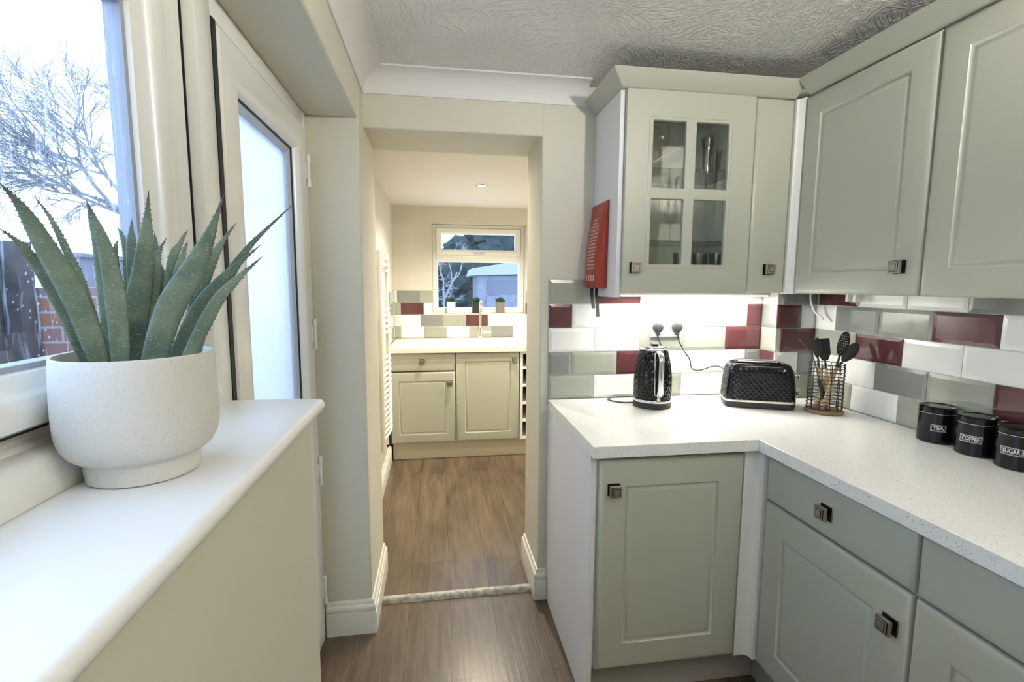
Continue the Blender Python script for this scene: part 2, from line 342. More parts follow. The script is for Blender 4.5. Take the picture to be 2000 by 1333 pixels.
def copy_tree(o,parent=None):
    c=o.copy(); COL.objects.link(c)
    if parent: c.parent=parent
    for ch in list(o.children): copy_tree(ch,c)
    return c

# ------------------------------------------------------------------ room shell
struct('floor',nb(-1.05,1.35,-3.5,2.75,-.1,0),M_floor)
struct('ceiling',nb(-1.05,1.35,-3.5,.324,2.2,2.32),M_ceil)
struct('ceiling.001',nb(-1.05,1.35,.324,2.75,2.096,2.32),M_ceilfar)
# left outer wall: low wall below the window, lintel above, closing pieces
bm=nb(-1.05,-.737,-3.4,-.945,0,1.122); box(bm,-1.05,-.737,-3.4,-.113,1.993,2.2,bev=.006); box(bm,-1.05,-.737,-3.4,-2.45,1.122,1.993)
struct('wall_left',bm,M_wall)
# end wall with the opening
bm=bmesh.new(); box(bm,-1.05,-.737,-.113,.324,0,2.2,bev=.008,seg=3); box(bm,-.745,-.030,0,.324,1.994,2.2,bev=.006); box(bm,-.036,1.35,0,.324,0,2.2,bev=.008,seg=3); box(bm,.985,1.2,-.11,.01,0,2.2)
struct('wall_back',bm,M_wall)
struct('wall_right',nb(1.163,1.35,-3.4,.0,0,2.2),M_wall)
struct('wall_front',nb(-1.05,1.35,-3.5,-3.4,0,2.2),M_wall)
struct('wall_far_left',nb(-1.05,-.85,.324,2.529,0,2.096),M_farwall)
struct('wall_far_right',nb(1.2,1.35,.324,2.529,0,2.096),M_farwall)
bm=nb(-1.05,-.505,2.529,2.75,0,2.096); box(bm,.352,1.35,2.529,2.75,0,2.096); box(bm,-.505,.352,2.529,2.75,0,1.135); box(bm,-.505,.352,2.529,2.75,1.947,2.096)
struct('wall_far_back',bm,M_farwall)

# coving (concave quarter) along end wall and left wall
def cov_prof(n=8,s=.081):
    pts=[(0,0),(0,-s),(.006,-s)]
    for k in range(n+1):
        a=PI/2*k/n; pts.append((s-(s-.006)*math.cos(a),-s+(s-.006)*math.sin(a)))
    pts+= [(s,0)]
    return pts
bm=bmesh.new(); pr=[(-a,2.2+b_) for a,b_ in cov_prof()]
A=[bm.verts.new((-.737-y,y,z)) for y,z in pr]; B=[bm.verts.new((.145,y,z)) for y,z in pr]; n=len(pr)
for i in range(n): bm.faces.new((A[i],A[(i+1)%n],B[(i+1)%n],B[i]))
bm.faces.new(A); bm.faces.new(B); bmesh.ops.recalc_face_normals(bm,faces=bm.faces[:])
struct('trim_1',bm,M_coving,smooth='auto')
bm=bmesh.new(); pr=[(a,2.2+b_) for a,b_ in cov_prof()]
A=[bm.verts.new((-.737+x,-x,z)) for x,z in pr]; B=[bm.verts.new((-.737+x,-3.4,z)) for x,z in pr]
for i in range(n): bm.faces.new((A[i],A[(i+1)%n],B[(i+1)%n],B[i]))
bm.faces.new(A); bm.faces.new(B); bmesh.ops.recalc_face_normals(bm,faces=bm.faces[:])
struct('trim_2',bm,M_coving,smooth='auto')
# threshold strip
bm=bmesh.new(); prism(bm,[(.045,.0),(.048,.012),(.056,.021),(.066,.0235),(.076,.021),(.084,.012),(.087,0)],-.719,-.054,'x')
struct('trim_3',bm,M_skirt if False else mat('worn_threshold_paint',(.50,.49,.44),.5,var=(40,(.30,.28,.25),.45,.62)),smooth='auto')
# skirting boards: profile (out, z)
SK=[(0,0),(.018,0),(.018,.088),(.017,.091),(.0125,.093),(.0125,.096),(.0165,.099),(.018,.107),(.0165,.116),(.012,.121),(.009,.123),(.008,.131),(.005,.138),(0,.139)]
def skirt(name,path,side):
    """path in plan; side=+1 board grows to the left of travel"""
    bm=bmesh.new(); rings=[]; P=[Vector((p[0],p[1],0)) for p in path]
    for i,p in enumerate(P):
        ds=[]
        if i>0: ds.append((P[i]-P[i-1]).normalized())
        if i<len(P)-1: ds.append((P[i+1]-P[i]).normalized())
        ns=[Vector((-d.y,d.x,0))*side for d in ds]
        nrm=ns[0] if len(ns)==1 else (ns[0]+ns[1])/(1+ns[0].dot(ns[1]))
        rings.append([bm.verts.new(p+nrm*o_+Vector((0,0,z))) for o_,z in SK])
    k=len(SK)
    for A,B in zip(rings,rings[1:]):
        for i in range(k): bm.faces.new((A[i],A[(i+1)%k],B[(i+1)%k],B[i]))
    bm.faces.new(rings[0]); bm.faces.new(rings[-1]); bmesh.ops.recalc_face_normals(bm,faces=bm.faces[:])
    return struct(name,bm,M_skirt,smooth='auto')
skirt('baseboard_left',[(-.913,-.113),(-.737,-.113),(-.737,.322)],-1)
skirt('baseboard_back',[(.0015,0),(-.036,0),(-.036,.322)],1)
skirt('baseboard_far_left',[(-.85,.326),(-.85,1.86)],-1)

# ------------------------------------------------------------------ window_1 (left, over the sill) and door_1
w1=sthing('window_1',(-.94,-1.7,1.15))
def wobj(root,name,bm,m,**k):
    o=obj(name,bm,m,root,**k); o.location=-root.location; return o
def frame_prof(bm,X,Y0,Y1,Z0,Z1,prof):
    """picture-frame moulding in plane x: prof list of (inset, x)"""
    R=[]
    for i,x in prof: R.append([bm.verts.new(p) for p in ((x,Y0+i,Z0+i),(x,Y1-i,Z0+i),(x,Y1-i,Z1-i),(x,Y0+i,Z1-i))])
    m=len(R)
    for a in range(m):
        A,B=R[a],R[(a+1)%m]
        for k in range(4): bm.faces.new((A[k],A[(k+1)%4],B[(k+1)%4],B[k]))
    bmesh.ops.recalc_face_normals(bm,faces=bm.faces[:]); return bm
bm=frame_prof(bmesh.new(),0,-2.449,-.953,1.15,1.992,[(0,-1.0),(0,-.947),(.004,-.940),(.020,-.938),(.040,-.940),(.052,-.946),(.058,-.953),(.072,-.953),(.072,-1.0)])
wobj(w1,'window_frame',bm,M_upvc,smooth='auto')
bm=bmesh.new(); prism(bm,[(-.948,1.1505),(-.905,1.1505),(-.904,1.168),(-.910,1.190),(-.922,1.199),(-.948,1.200)],-2.44,-.952,'y')
wobj(w1,'window_bead',bm,M_upvc,smooth='auto')
bm=frame_prof(bmesh.new(),0,-2.373,-1.027,1.226,1.916,[(0,-.99),(0,-.936),(.004,-.930),(.022,-.928),(.034,-.932),(.040,-.940),(.046,-.947),(.062,-.955),(.064,-.962),(.064,-.99)])
wobj(w1,'window_sash',bm,M_upvc,smooth='auto')
bm=frame_prof(bmesh.new(),0,-2.377,-1.023,1.222,1.920,[(0,-.985),(0,-.9385),(.0035,-.9385),(.0035,-.985)])
wobj(w1,'gasket',bm,M_rubber)
bm=frame_prof(bmesh.new(),0,-2.309,-1.091,1.290,1.852,[(0,-.99),(0,-.9625),(.007,-.9640),(.007,-.99)])
wobj(w1,'spacer',bm,mat('grey_spacer',(.30,.33,.40),.5))
wobj(w1,'window_glass',nb(-.974,-.970,-2.312,-1.088,1.287,1.855),M_glasspane)
wobj(w1,'joint_strip',nb(-.99,-.9395,-.9500,-.9470,1.16,1.99),M_rubber)
# sill board with a rounded nose
def sill():
    z0,z1=1.1235,1.150; r=.013; pts=[(-1.0,z0),(-.714-r*.5,z0)]
    for k in range(9):
        a=-PI/2+PI*k/8; pts.append((-.718+r*math.cos(a)*.9,(z0+z1)/2+r*math.sin(a)))
    pts.append((-1.0,z1))
    bm=bmesh.new(); prism(bm,pts,-3.38,-.932,'y')
    es=[e for e in bm.edges if all(abs(v.co.y+.932)<1e-4 and v.co.x>-.99 for v in e.verts)]
    bmesh.ops.bevel(bm,geom=es,offset=.009,segments=3,affect='EDGES',clamp_overlap=True)
    return bm
wobj(w1,'window_sill',sill(),M_sill,smooth='auto')

d1=sthing('door_1',(-.93,-.5,0))
bm=bmesh.new()
for y0,y1,z0,z1 in ((-.944,-.872,0,1.992),(-.160,-.1135,0,1.992),(-.872,-.160,1.944,1.992)):
    box(bm,-.99,-.917,y0,y1,z0,z1,bev=.004)
wobj(d1,'door_frame',bm,M_upvc,smooth='auto')
wobj(d1,'gasket',nb(-.985,-.9160,-.8715,-.8525,.03,1.9435),M_rubber)
bm=frame_prof(bmesh.new(),0,-.852,-.165,.03,1.938,[(0,-.985),(0,-.918),(.004,-.911),(.030,-.908),(.080,-.908),(.086,-.912),(.094,-.922),(.098,-.930),(.098,-.985)])
wobj(d1,'door_leaf',bm,M_upvc,smooth='auto')
bm=frame_prof(bmesh.new(),0,-.755,-.262,.127,1.841,[(0,-.975),(0,-.931),(.005,-.931),(.005,-.975)])
wobj(d1,'glass_gasket',bm,M_rubber)
bm=frame_prof(bmesh.new(),0,-.750,-.267,.132,1.836,[(0,-.975),(0,-.936),(.012,-.945),(.012,-.975)])
wobj(d1,'glass_bead',bm,mat('pale_bead',(.45,.50,.60),.4))
wobj(d1,'door_glass',nb(-.958,-.952,-.740,-.277,.142,1.826),M_frost)
for z in (1.79,1.215,.70,.22):
    bm=bmesh.new(); lathe(bm,[(.0,-.055),(.008,-.055),(.008,-.030),(.0065,-.0295),(.0065,.0295),(.008,.030),(.008,.055),(.0,.055)],14,(-.905,-.158,z),cap=False)
    box(bm,-.917,-.909,-.19,-.128,z-.028,z+.028,bev=.002)
    wobj(d1,'hinge',bm,M_upvc,smooth='auto')

# ------------------------------------------------------------------ window_2 (far room)
w2=sthing('window_2',(-.08,2.62,1.14))
def yframe(bm,x0,x1,z0,z1,prof):
    R=[]
    for i,y in prof: R.append([bm.verts.new(p) for p in ((x0+i,y,z0+i),(x1-i,y,z0+i),(x1-i,y,z1-i),(x0+i,y,z1-i))])
    m=len(R)
    for a in range(m):
        A,B=R[a],R[(a+1)%m]
        for k in range(4): bm.faces.new((A[k],A[(k+1)%4],B[(k+1)%4],B[k]))
    bmesh.ops.recalc_face_normals(bm,faces=bm.faces[:]); return bm
bm=yframe(bmesh.new(),-.504,.351,1.136,1.946,[(0,2.68),(0,2.612),(.004,2.606),(.030,2.606),(.036,2.612),(.036,2.68)])
box(bm,-.47,.316,2.606,2.68,1.618,1.668,bev=.004)
wobj(w2,'window_frame',bm,M_upvc,smooth='auto')
bm=yframe(bmesh.new(),-.468,.315,1.668,1.912,[(0,2.66),(0,2.598),(.004,2.592),(.030,2.592),(.046,2.604),(.050,2.612),(.050,2.66)])
wobj(w2,'window_sash',bm,M_upvc,smooth='auto')
bm=yframe(bmesh.new(),-.468,.315,1.170,1.620,[(0,2.66),(0,2.608),(.012,2.612),(.016,2.62),(.016,2.66)])
wobj(w2,'window_bead',bm,M_upvc,smooth='auto')
bm=nb(-.455,.302,2.634,2.637,1.18,1.61); box(bm,-.425,.272,2.634,2.637,1.712,1.868)
wobj(w2,'window_glass',bm,thin_glass('far_window_glass',(.97,.98,1.0),1.45))
bm=nb(-.12,-.03,2.578,2.590,1.682,1.700,bev=.003); box(bm,-.115,-.06,2.564,2.578,1.686,1.698,bev=.003)
wobj(w2,'window_handle',bm,M_brushed)

# ------------------------------------------------------------------ tiles
TM=[M_grout,M_tileW,M_tileG,M_tileS,M_tileM]; TI={'W':1,'G':2,'S':3,'M':4}
def tiles(name,label,mp,u0,u1,rows,v0,T=.202,H=.102,top=None,holes=(),ins=.0125,vend=None):
    """rows: list of (first joint u, string of colours); mp maps (u,v,n)->xyz"""
    bm=bmesh.new()
    def add(a,b_,c,d,mi):
        g=.0012; a+=g;b_-=g;c+=g;d-=g
        if b_-a<.004 or d-c<.004: return
        i=min(ins,(b_-a)*.35,(d-c)*.35)
        R=[[bm.verts.new(mp(*p)) for p in ((a,c,.0003),(b_,c,.0),(b_,d,.0),(a,d,.0))],
           [bm.verts.new(mp(*p)) for p in ((a,c,.0062),(b_,c,.0062),(b_,d,.0062),(a,d,.0062))],
           [bm.verts.new(mp(*p)) for p in ((a+i,c+i,.0086),(b_-i,c+i,.0086),(b_-i,d-i,.0086),(a+i,d-i,.0086))]]
        for A,B in zip(R,R[1:]):
            for k in range(4): bm.faces.new((A[k],A[(k+1)%4],B[(k+1)%4],B[k])).material_index=mi
        bm.faces.new(R[-1]).material_index=mi
    def grout(a,b_,c,d):
        f=bm.faces.new([bm.verts.new(mp(*p)) for p in ((a,c,.0042),(b_,c,.0042),(b_,d,.0042),(a,d,.0042))]); f.material_index=0
    for ri,(f0,s) in enumerate(rows):
        c=v0+ri*H; d=c+H
        if vend: d=min(d,vend)
        u=f0-T
        for k,chh in enumerate(s):
            a=max(u0,f0-T+k*T); b_=min(u1,f0+k*T)
            if b_<=a: continue
            segs=[(a,b_)]
            for (hx0,hx1,hz0,hz1) in holes:
                if d>hz0+.01 and c<hz1-.01:
                    ns=[]
                    for p,q in segs:
                        if q<=hx0 or p>=hx1: ns.append((p,q)); continue
                        if p<hx0: ns.append((p,hx0))
                        if q>hx1: ns.append((hx1,q))
                    segs=ns
            for p,q in segs: add(p,q,c,d,TI[chh]); grout(p,q,c,d)
    bmesh.ops.recalc_face_normals(bm,faces=bm.faces[:])
    o=obj(name,bm,TM); return tag(o,label,'tiles')
ZW=.9102; T=.202; h=T/2
mp_end=lambda u,v,n:(u,-n,v)
rowsE=[(T,'SWSWWSW'),(h,'GSMWWGW'),(T,'WWSSMMW'),(h,'MWWWSMW'),(T,'SMWWWWW')]
tiles('tile_splashback','glossy tiles in white, sage, grey and maroon behind the black kettle',mp_end,0,.984,rowsE,ZW,vend=1.422)
tiles('tile_splashback','one-tile-wide pale column of tiles on the side of the boxed corner behind the toaster',lambda u,v,n:(.985-n,-u,v),0.011,.110,[(T,'S'),(T,'M'),(T,'S'),(T,'G'),(T,'W')],ZW,vend=1.422)
tiles('tile_splashback','narrow face of maroon, white and grey tiles behind the utensil basket',lambda u,v,n:(u,-.11-n,v),.975,1.163,[(1.2,'S'),(1.085,'WG'),(1.2,'M'),(1.09,'MW'),(1.2,'G')],ZW,vend=1.422)
tiles('tile_splashback','long right-hand wall of glossy tiles above the three black canisters',lambda u,v,n:(1.163-n,-u,v),.120,3.0,
  [(.333,'SWSWMWSGWMWSWGWW'),(.229,'WWGSMWWGSWMWSGWW'),(.333,'SMWWSGWMWSWGWMWW'),(.229,'WGSMWWSGMWWSGWWW'),(.333,'MWWGSWMWGSWWMWWW')],ZW,vend=1.422)
Tf=.205
rowsF=[(-.79,'SWSWSGWGWW'),(-.82,'WWGSMWWSGWW'),(-.79,'SMWGSWMWGWW'),(-.82,'WGSWWWSGWWW')]
tiles('tile_splashback','small glossy tiles below and beside the far window over the sink',lambda u,v,n:(u,2.529-n,v),-.849,1.19,rowsF,.9115,T=Tf,H=.1075,holes=[(-.505,.352,1.12,1.95)],ins=.008)
tiles('tile_splashback','short return of tiles on the far left wall beside the sink worktop',lambda u,v,n:(-.85+n,2.518-u,v),0,.70,[(.1,'WGWS'),(.2,'GWSW'),(.1,'WSGW'),(.2,'GWGW')],.9115,T=Tf,H=.1075,ins=.008)

# ------------------------------------------------------------------ knobs and cabinets
def knob_bm():
    bm=bmesh.new()
    box(bm,-.021,.021,-.0025,0,-.021,.021,bev=.001,mi=1)
    lathe(bm,[(.008,-.0145),(.007,-.003)],12,ax='y',mi=1)
    for s,y0,y1,mi in ((.0180,-.024,-.014,0),(.0152,-.0248,-.0240,1),(.0138,-.0262,-.0246,0),(.0100,-.0268,-.0260,1),(.0086,-.0280,-.0266,0)):
        box(bm,-s,s,y0,y1,-s,s,bev=.0012 if not mi else 0,mi=mi)
    return bm
KM=[M_pewter,M_pewdark]
kd=obj('knob',knob_bm(),KM); KNOB=kd.data; bpy.data.objects.remove(kd)
def knob(parent,x,z,y=0):
    o=bpy.data.objects.new('knob',KNOB); COL.objects.link(o); o.parent=parent; o.location=(x,y-.0005,z); return o
def front(cab,name,x,z,w,h_,kn=None,drawer=False,ins=.088):
    o=obj(name,drawer_bm(w,h_) if drawer else door_bm(w,h_,ins),M_sage,cab,smooth='auto'); o.location=(x,0,z)
    if kn: knob(o,kn[0]-x,kn[1]-z)
    return o
def carcass(w,z0,z1,dep,y0=.021,t=.017,shelf=None):
    bm=bmesh.new()
    box(bm,0,t,y0,dep,z0,z1); box(bm,w-t,w,y0,dep,z0,z1); box(bm,t,w-t,y0,dep,z0,z0+t); box(bm,t,w-t,y0,dep,z1-t,z1); box(bm,t,w-t,dep-.006,dep,z0+t,z1-t)
    return bm
# end-run base unit under the kettle
c=thing('base_cabinet','sage base cabinet with white end panel under the kettle worktop','cabinet',(.003,-.616,0))
obj('end_panel',nb(0,.018,.012,.614,0,.870,bev=.001),M_white,c)
b=obj('carcass',carcass(.496,.146,.862,.60),M_white,c); b.location=(.0195,0,0)
front(c,'door',.026,.146,.491,.711,(.072,.762))
bm=bmesh.new(); prism(bm,[(.519,.004),(.551,.004),(.562,-.002),(.568,-.012),(.568,-.024),(.590,-.024),(.590,.030),(.519,.030)],.143,.862,'z'); obj('corner_post',bm,M_whitegloss,c,smooth='auto')
# right-run base units, facing -x (local +x runs towards the viewer)
def right_base(y,label):
    c=thing('base_cabinet',label,'cabinet',(.575,y,0),-PI/2)
    b=obj('carcass',carcass(.506,.143,.862,.575),M_white,c); b.location=(0,0,0)
    front(c,'drawer',.003,.715,.500,.142,(.253,.787),drawer=True)
    front(c,'door',.003,.143,.500,.566,(.462,.612))
    return c
right_base(-.645,'drawer-and-door sage cabinet nearest the inner worktop corner')
right_base(-1.152,'sage drawer-and-door cabinet cut by the lower right edge of the photo')
right_base(-1.659,'sage drawer-and-door cabinet at the viewer end of the right run, below the worktop')
# plinths
tag(obj('plinth',nb(.022,.640,-.545,-.530,.0,.1415),mat('taupe_plinth',(.36,.34,.31),.4)),'grey-beige plinth under the end cabinet beside the white end panel','plinth')
tag(obj('plinth',nb(.640,.655,-2.16,-.546,.0,.1415),bpy.data.materials['taupe_plinth']),'grey-beige plinth running under the right-hand drawers','plinth')
# worktop
bm=bmesh.new(); prism(bm,[(0,-.0115),(.974,-.0115),(.974,-.1215),(1.1515,-.1215),(1.1515,-2.17),(.547,-2.17),(.547,-.640),(0,-.640)],.8715,.9095,'z')
bmesh.ops.bevel(bm,geom=[e for e in bm.edges if abs(e.verts[0].co.z-e.verts[1].co.z)<1e-5],offset=.0015,segments=1,affect='EDGES')
tag(obj('worktop',bm,M_work),'L-shaped white speckled worktop carrying the kettle, toaster and canisters','worktop')

# wall cabinets -------------------------------------------------
UZ0,UZ1=1.371,2.084
c=thing('wall_cabinet','sage wall cabinet with a four-pane glass door holding drinking glasses','cabinet',(.187,-.300,UZ0))
M_inside=mat('cabinet_interior',(.80,.80,.75),.5)
obj('end_panel',nb(0,.018,.020,.298,-.018,.713,bev=.001),M_white,c)
b=obj('carcass',carcass(.492,-.0005,.713,.285,t=.016),[M_inside],c); b.location=(.0185,0,0)
W_,H_=.490,.713
ph=[rrect(.096,.226,.102,.342,.006),rrect(.261,.394,.102,.342,.006),rrect(.096,.226,.376,.615,.006),rrect(.261,.394,.376,.615,.006)]
bm=shape2d(rrect(0,W_,0,H_,.003,2),ph,.0065,.0025); 
d=obj('door',bm,M_sage,c,smooth='auto'); d.location=(.020,.009,0)
bm=yframe(bmesh.new(),.082,.408,.088,.629,[(0,-.0085),(.001,-.0105),(.003,-.0112),(.006,-.0105),(.007,-.0085)]); obj('moulding',bm,M_sage,d,smooth='auto')
obj('glass_pane',nb(.088,.402,.004,.0065,.094,.623),M_pane,d)
knob(d,.043,.091,-.009)
for z in (.194,.456): obj('glass_shelf',nb(.036,.493,.030,.275,z-.006,z),M_shelf,c)
bm=bmesh.new(); lathe(bm,[(.0,-.012),(.017,-.012),(.017,0),(0,0)],16,(0,0,0),ax='x',cap=False); box(bm,-.02,0,-.05,.0,-.01,.01,bev=.002)
hg=obj('hinge',bm,M_brushed,c); hg.location=(.491,.085,.60)
c=thing('wall_cabinet','narrow plain sage wall cabinet between the glass door and the corner','cabinet',(.702,-.300,UZ0))
obj('carcass',carcass(.156,0,.713,.285),M_white,c)
front(c,'door',.001,0,.154,.713,(.080,.089),drawer=True)
bm=bmesh.new(); prism(bm,[(.157,-.004),(.166,-.006),(.171,-.013),(.176,-.024),(.196,-.024),(.196,.024),(.157,.024)],-.003,.713,'z'); obj('corner_post',bm,M_whitegloss,c,smooth='auto')
def right_wall(y,w,label,kn=True):
    c=thing('wall_cabinet',label,'cabinet',(.875,y,UZ0),-PI/2)
    obj('carcass',carcass(w+.004,0,.711,.275),M_white,c)
    front(c,'door',.001,-.001,w,.712,(w-.055,.083) if kn else None,ins=.075)
    return c
right_wall(-.328,.490,'sage panelled wall cabinet next to the white corner post above the utensil basket')
right_wall(-.823,.490,'sage panelled wall cabinet cut by the upper right edge of the photo',kn=False)
right_wall(-1.318,.490,'sage panelled wall cabinet at the viewer end of the right wall',kn=False)
# cornices: sloping profile (out, z)
CP=[(0,2.0845),(.004,2.0845),(.012,2.089),(.052,2.128),(.055,2.135),(.050,2.137),(.040,2.130),(0,2.098)]
def cornice(name,path,side,label):
    bm=bmesh.new(); rings=[]; P=[Vector((p[0],p[1],0)) for p in path]
    for i,p in enumerate(P):
        ds=[]
        if i>0: ds.append((P[i]-P[i-1]).normalized())
        if i<len(P)-1: ds.append((P[i+1]-P[i]).normalized())
        ns=[Vector((-d_.y,d_.x,0))*side for d_ in ds]
        nrm=ns[0] if len(ns)==1 else (ns[0]+ns[1])/(1+ns[0].dot(ns[1]))
        rings.append([bm.verts.new(p+nrm*o_+Vector((0,0,z))) for o_,z in CP])
    k=len(CP)
    for A,B in zip(rings,rings[1:]):
        for i in range(k): bm.faces.new((A[i],A[(i+1)%k],B[(i+1)%k],B[i]))
    bm.faces.new(rings[0]); bm.faces.new(rings[-1]); bmesh.ops.recalc_face_normals(bm,faces=bm.faces[:])
    return tag(obj(name,bm,M_sage,smooth='auto'),label,'cornice')
cornice('cornice',[(.192,-.002),(.192,-.296),(.855,-.296)],-1,'sage cornice wrapping the top of the glass-door wall cabinet')
cornice('cornice',[(.879,-.350),(.879,-1.80)],-1,'sage cornice running along the top of the right-hand wall cabinets')

# strip light
c=thing('strip_light','lit strip light fixed under the glass-door wall cabinet','light',(.60,-.105,1.370))
obj('housing',nb(-.33,.33,-.022,.022,-.012,0,bev=.002),M_plastic,c)
obj('diffuser',nb(-.32,.32,-.017,.017,-.0165,-.0122,bev=.001),M_stripon,c)
for x,y in [(a,b_) for a,b_,_ in NEAR_LIGHTS]:
    c=thing('ceiling_light','round flush ceiling light, '+('nearer the left wall' if x<0 else 'nearer the right-hand cabinets'),'light',(x,y,2.2))
    bm=bmesh.new(); lathe(bm,[(.09,0),(.09,-.014),(.082,-.016),(.082,-.008),(0,-.008)],32,cap=False); obj('lamp_rim',bm,M_plastic,c,smooth='auto')
    bm=bmesh.new(); lathe(bm,[(.081,-.0085),(.07,-.013),(0,-.014)],32,cap=False); obj('diffuser',bm,M_lampon,c,smooth=True)
c=thing('added_uplighter','added metal bowl uplighter giving fill light, unseen behind the viewer','light',(FILL_POS[0],FILL_POS[1],2.2))
bm=bmesh.new(); lathe(bm,[(.045,-.001),(.045,-.018),(.006,-.026)],24,cap=False); obj('fill_rose',bm,M_plastic,c,smooth='auto')
bm=bmesh.new(); tube(bm,[(0,0,-.02),(0,0,-.09)],.003,6); obj('fill_flex',bm,M_plastic,c)
bm=bmesh.new(); lathe(bm,[(.018,-.085),(.018,-.105),(.0,-.11)],16,cap=False); obj('fill_holder',bm,M_plastic,c,smooth='auto')
bm=bmesh.new(); lathe(bm,[(.150,-.178),(.146,-.205),(.120,-.235),(.075,-.255),(0,-.262),(0,-.258),(.072,-.251),(.116,-.231),(.142,-.203),(.147,-.178)],40,cap=False)  # bowl shaped to block downward light and brighten the ceiling
for a in range(3): tube(bm,[(.148*math.cos(a*2.094),.148*math.sin(a*2.094),-.180),(.03*math.cos(a*2.094),.03*math.sin(a*2.094),-.02)],.0015,6)
obj('fill_bowl',bm,M_brushed,c,smooth='auto')
for i,(x,y,_) in enumerate(FAR_LIGHTS):
    c=thing('downlight',['small lit recessed downlight in the far ceiling seen through the opening','small added downlight brightening the far room, unseen right of the opening','small added downlight brightening the far room, unseen behind the opening header'][i],'light',(x,y,2.096))
    bm=bmesh.new(); lathe(bm,[(.044,-.0005),(.043,-.005),(.033,-.006),(.030,-.001),(.030,-.0005)],28,cap=False); obj('rim',bm,M_chrome,c,smooth=True)
    bm=bmesh.new(); lathe(bm,[(.0295,-.0008),(.0,-.0025)],24,cap=False); obj('bulb',bm,M_spoton,c,smooth=True)

# ------------------------------------------------------------------ socket
c=thing('double_socket','white double wall socket with two black plugs in it behind the kettle','socket',(.522,-.010,1.218))
obj('faceplate',nb(-.073,.073,-.009,-.0005,-.043,.043,bev=.003),M_plastic,c,smooth='auto')
for x in (-.045,.045): obj('switch',nb(x-.007,x+.007,-.012,-.0092,.020,.036,bev=.001),M_plastic,c)
def plug_bm():
    bm=bmesh.new(); prof=[(0,-.024),(.014,-.0235),(.020,-.020),(.0225,-.012),(.0225,0),(0,0)]
    lathe(bm,prof,24,ax='y',cap=False); box(bm,-.008,.008,-.019,-.003,-.036,-.015,bev=.003); return bm
# kettle ---------------------------------------------------------
def facet_body(rad,z0,z1,cols,rows,push,shape=None):
    """diamond-quilted shell: rad(t)->radius; shape(a)->unit xy"""
    bm=bmesh.new(); sh=shape or (lambda a:(math.cos(a),math.sin(a))); V=[]
    for j in range(rows+1):
        t=j/rows; r=rad(t); z=z0+(z1-z0)*t; ring=[]
        for i in range(cols):
            a=2*PI*(i+.5*(j%2))/cols; x,y=sh(a); ring.append(bm.verts.new((x*r,y*r,z)))
        V.append(ring)
    for j in range(rows-1):
        for i in range(cols):
            # diamond spanning rows j..j+2 around midpoint of row j+1
            a=V[j][i] if True else None
    # diamonds: bottom V[j][i], left/right on row j+1, top V[j+2][i]
    for j in range(-1,rows):
        for i in range(cols):
            if (j)%2==0 or j==-1: pass
            jm=j+1
            # centre lies between (jm,i) and (jm,i+1)
            L_=V[jm][i]; R_=V[jm][(i+1)%cols]
            k=(i+1)%cols if jm%2 else (i)
            # neighbour index on adjacent rows
            nb_=(i+1)%cols if jm%2==1 else i
            B_=V[jm-1][nb_] if jm-1>=0 else None
            T_=V[jm+1][nb_] if jm+1<=rows else None
            mid=(L_.co+R_.co)/2; n_=Vector((mid.x,mid.y,0)).normalized()
            rr=(Vector((L_.co.x,L_.co.y)).length+Vector((R_.co.x,R_.co.y)).length)/2
            c_=bm.verts.new(mid+n_*((rr-Vector((mid.x,mid.y)).length) if shape is None else 0)+n_*push)
            if B_: bm.faces.new((L_,B_,c_)); bm.faces.new((B_,R_,c_))
            if T_: bm.faces.new((R_,T_,c_)); bm.faces.new((T_,L_,c_))
            if not B_ or not T_: bm.faces.new((L_,R_,c_)) if not B_ else bm.faces.new((R_,L_,c_))
    bmesh.ops.recalc_face_normals(bm,faces=bm.faces[:]); return bm
kx,ky=.398,-.168
c=thing('kettle','black diamond-quilted jug kettle with a chrome handle, standing on the worktop','kettle',(kx,ky,.9105),-.12)
krad=lambda t:.0730+.0015*math.sin(PI*min(1,t/.6))-.0195*max(0,(t-.3)/.7)**2.1
bm=bmesh.new(); lathe(bm,[(0,0),(.073,0),(.076,.003),(.076,.020),(.073,.0225),(0,.0225)],48,cap=False); obj('power_base',bm,M_blackm,c,smooth='auto')
bm=bmesh.new(); lathe(bm,[(0,.0235),(.0745,.0235),(.0755,.026),(.0755,.032),(.0745,.034),(0,.034)],48,cap=False); obj('band',bm,M_chrome,c,smooth='auto')
obj('body',facet_body(krad,.0345,.228,22,14,.0019),M_black,c)
bm=bmesh.new(); lathe(bm,[(.0515,.2275),(.0530,.230),(.0525,.236),(.047,.239),(.0465,.235),(0,.235)],40,cap=False); obj('rim',bm,M_chrome,c,smooth='auto')
bm=bmesh.new(); lathe(bm,[(.0455,.2355),(.0445,.242),(.030,.246),(0,.247)],40,cap=False); box(bm,-.012,.012,-.020,.020,.244,.256,bev=.004); obj('lid',bm,M_blackm,c,smooth='auto')
bm=bmesh.new(); prism(bm,[(-.017,.050),(.017,.050),(.007,.085),(-.007,.085)],.205,.240,'z'); obj('spout',bm,M_chrome,c)
bm=bmesh.new(); tube(bm,[(0,-.050,.226),(0,-.075,.224),(0,-.098,.210),(0,-.103,.180),(0,-.101,.130),(0,-.096,.080),(0,-.086,.058),(0,-.066,.050)],.0105,10,spline=4,flat=(1.05,.7)); hd=obj('handle',bm,M_chrome,c,smooth=True)
hpath=[(0,-.062,.228),(.016,-.066,.224),(.017,-.078,.150),(.016,-.082,.060),(0,-.082,.050),(-.016,-.082,.060),(-.017,-.078,.150),(-.016,-.066,.224)]
bm=bmesh.new(); tube(bm,hpath,.0016,6,close=True); obj('handle_surround',bm,M_chrome,c,smooth=True)
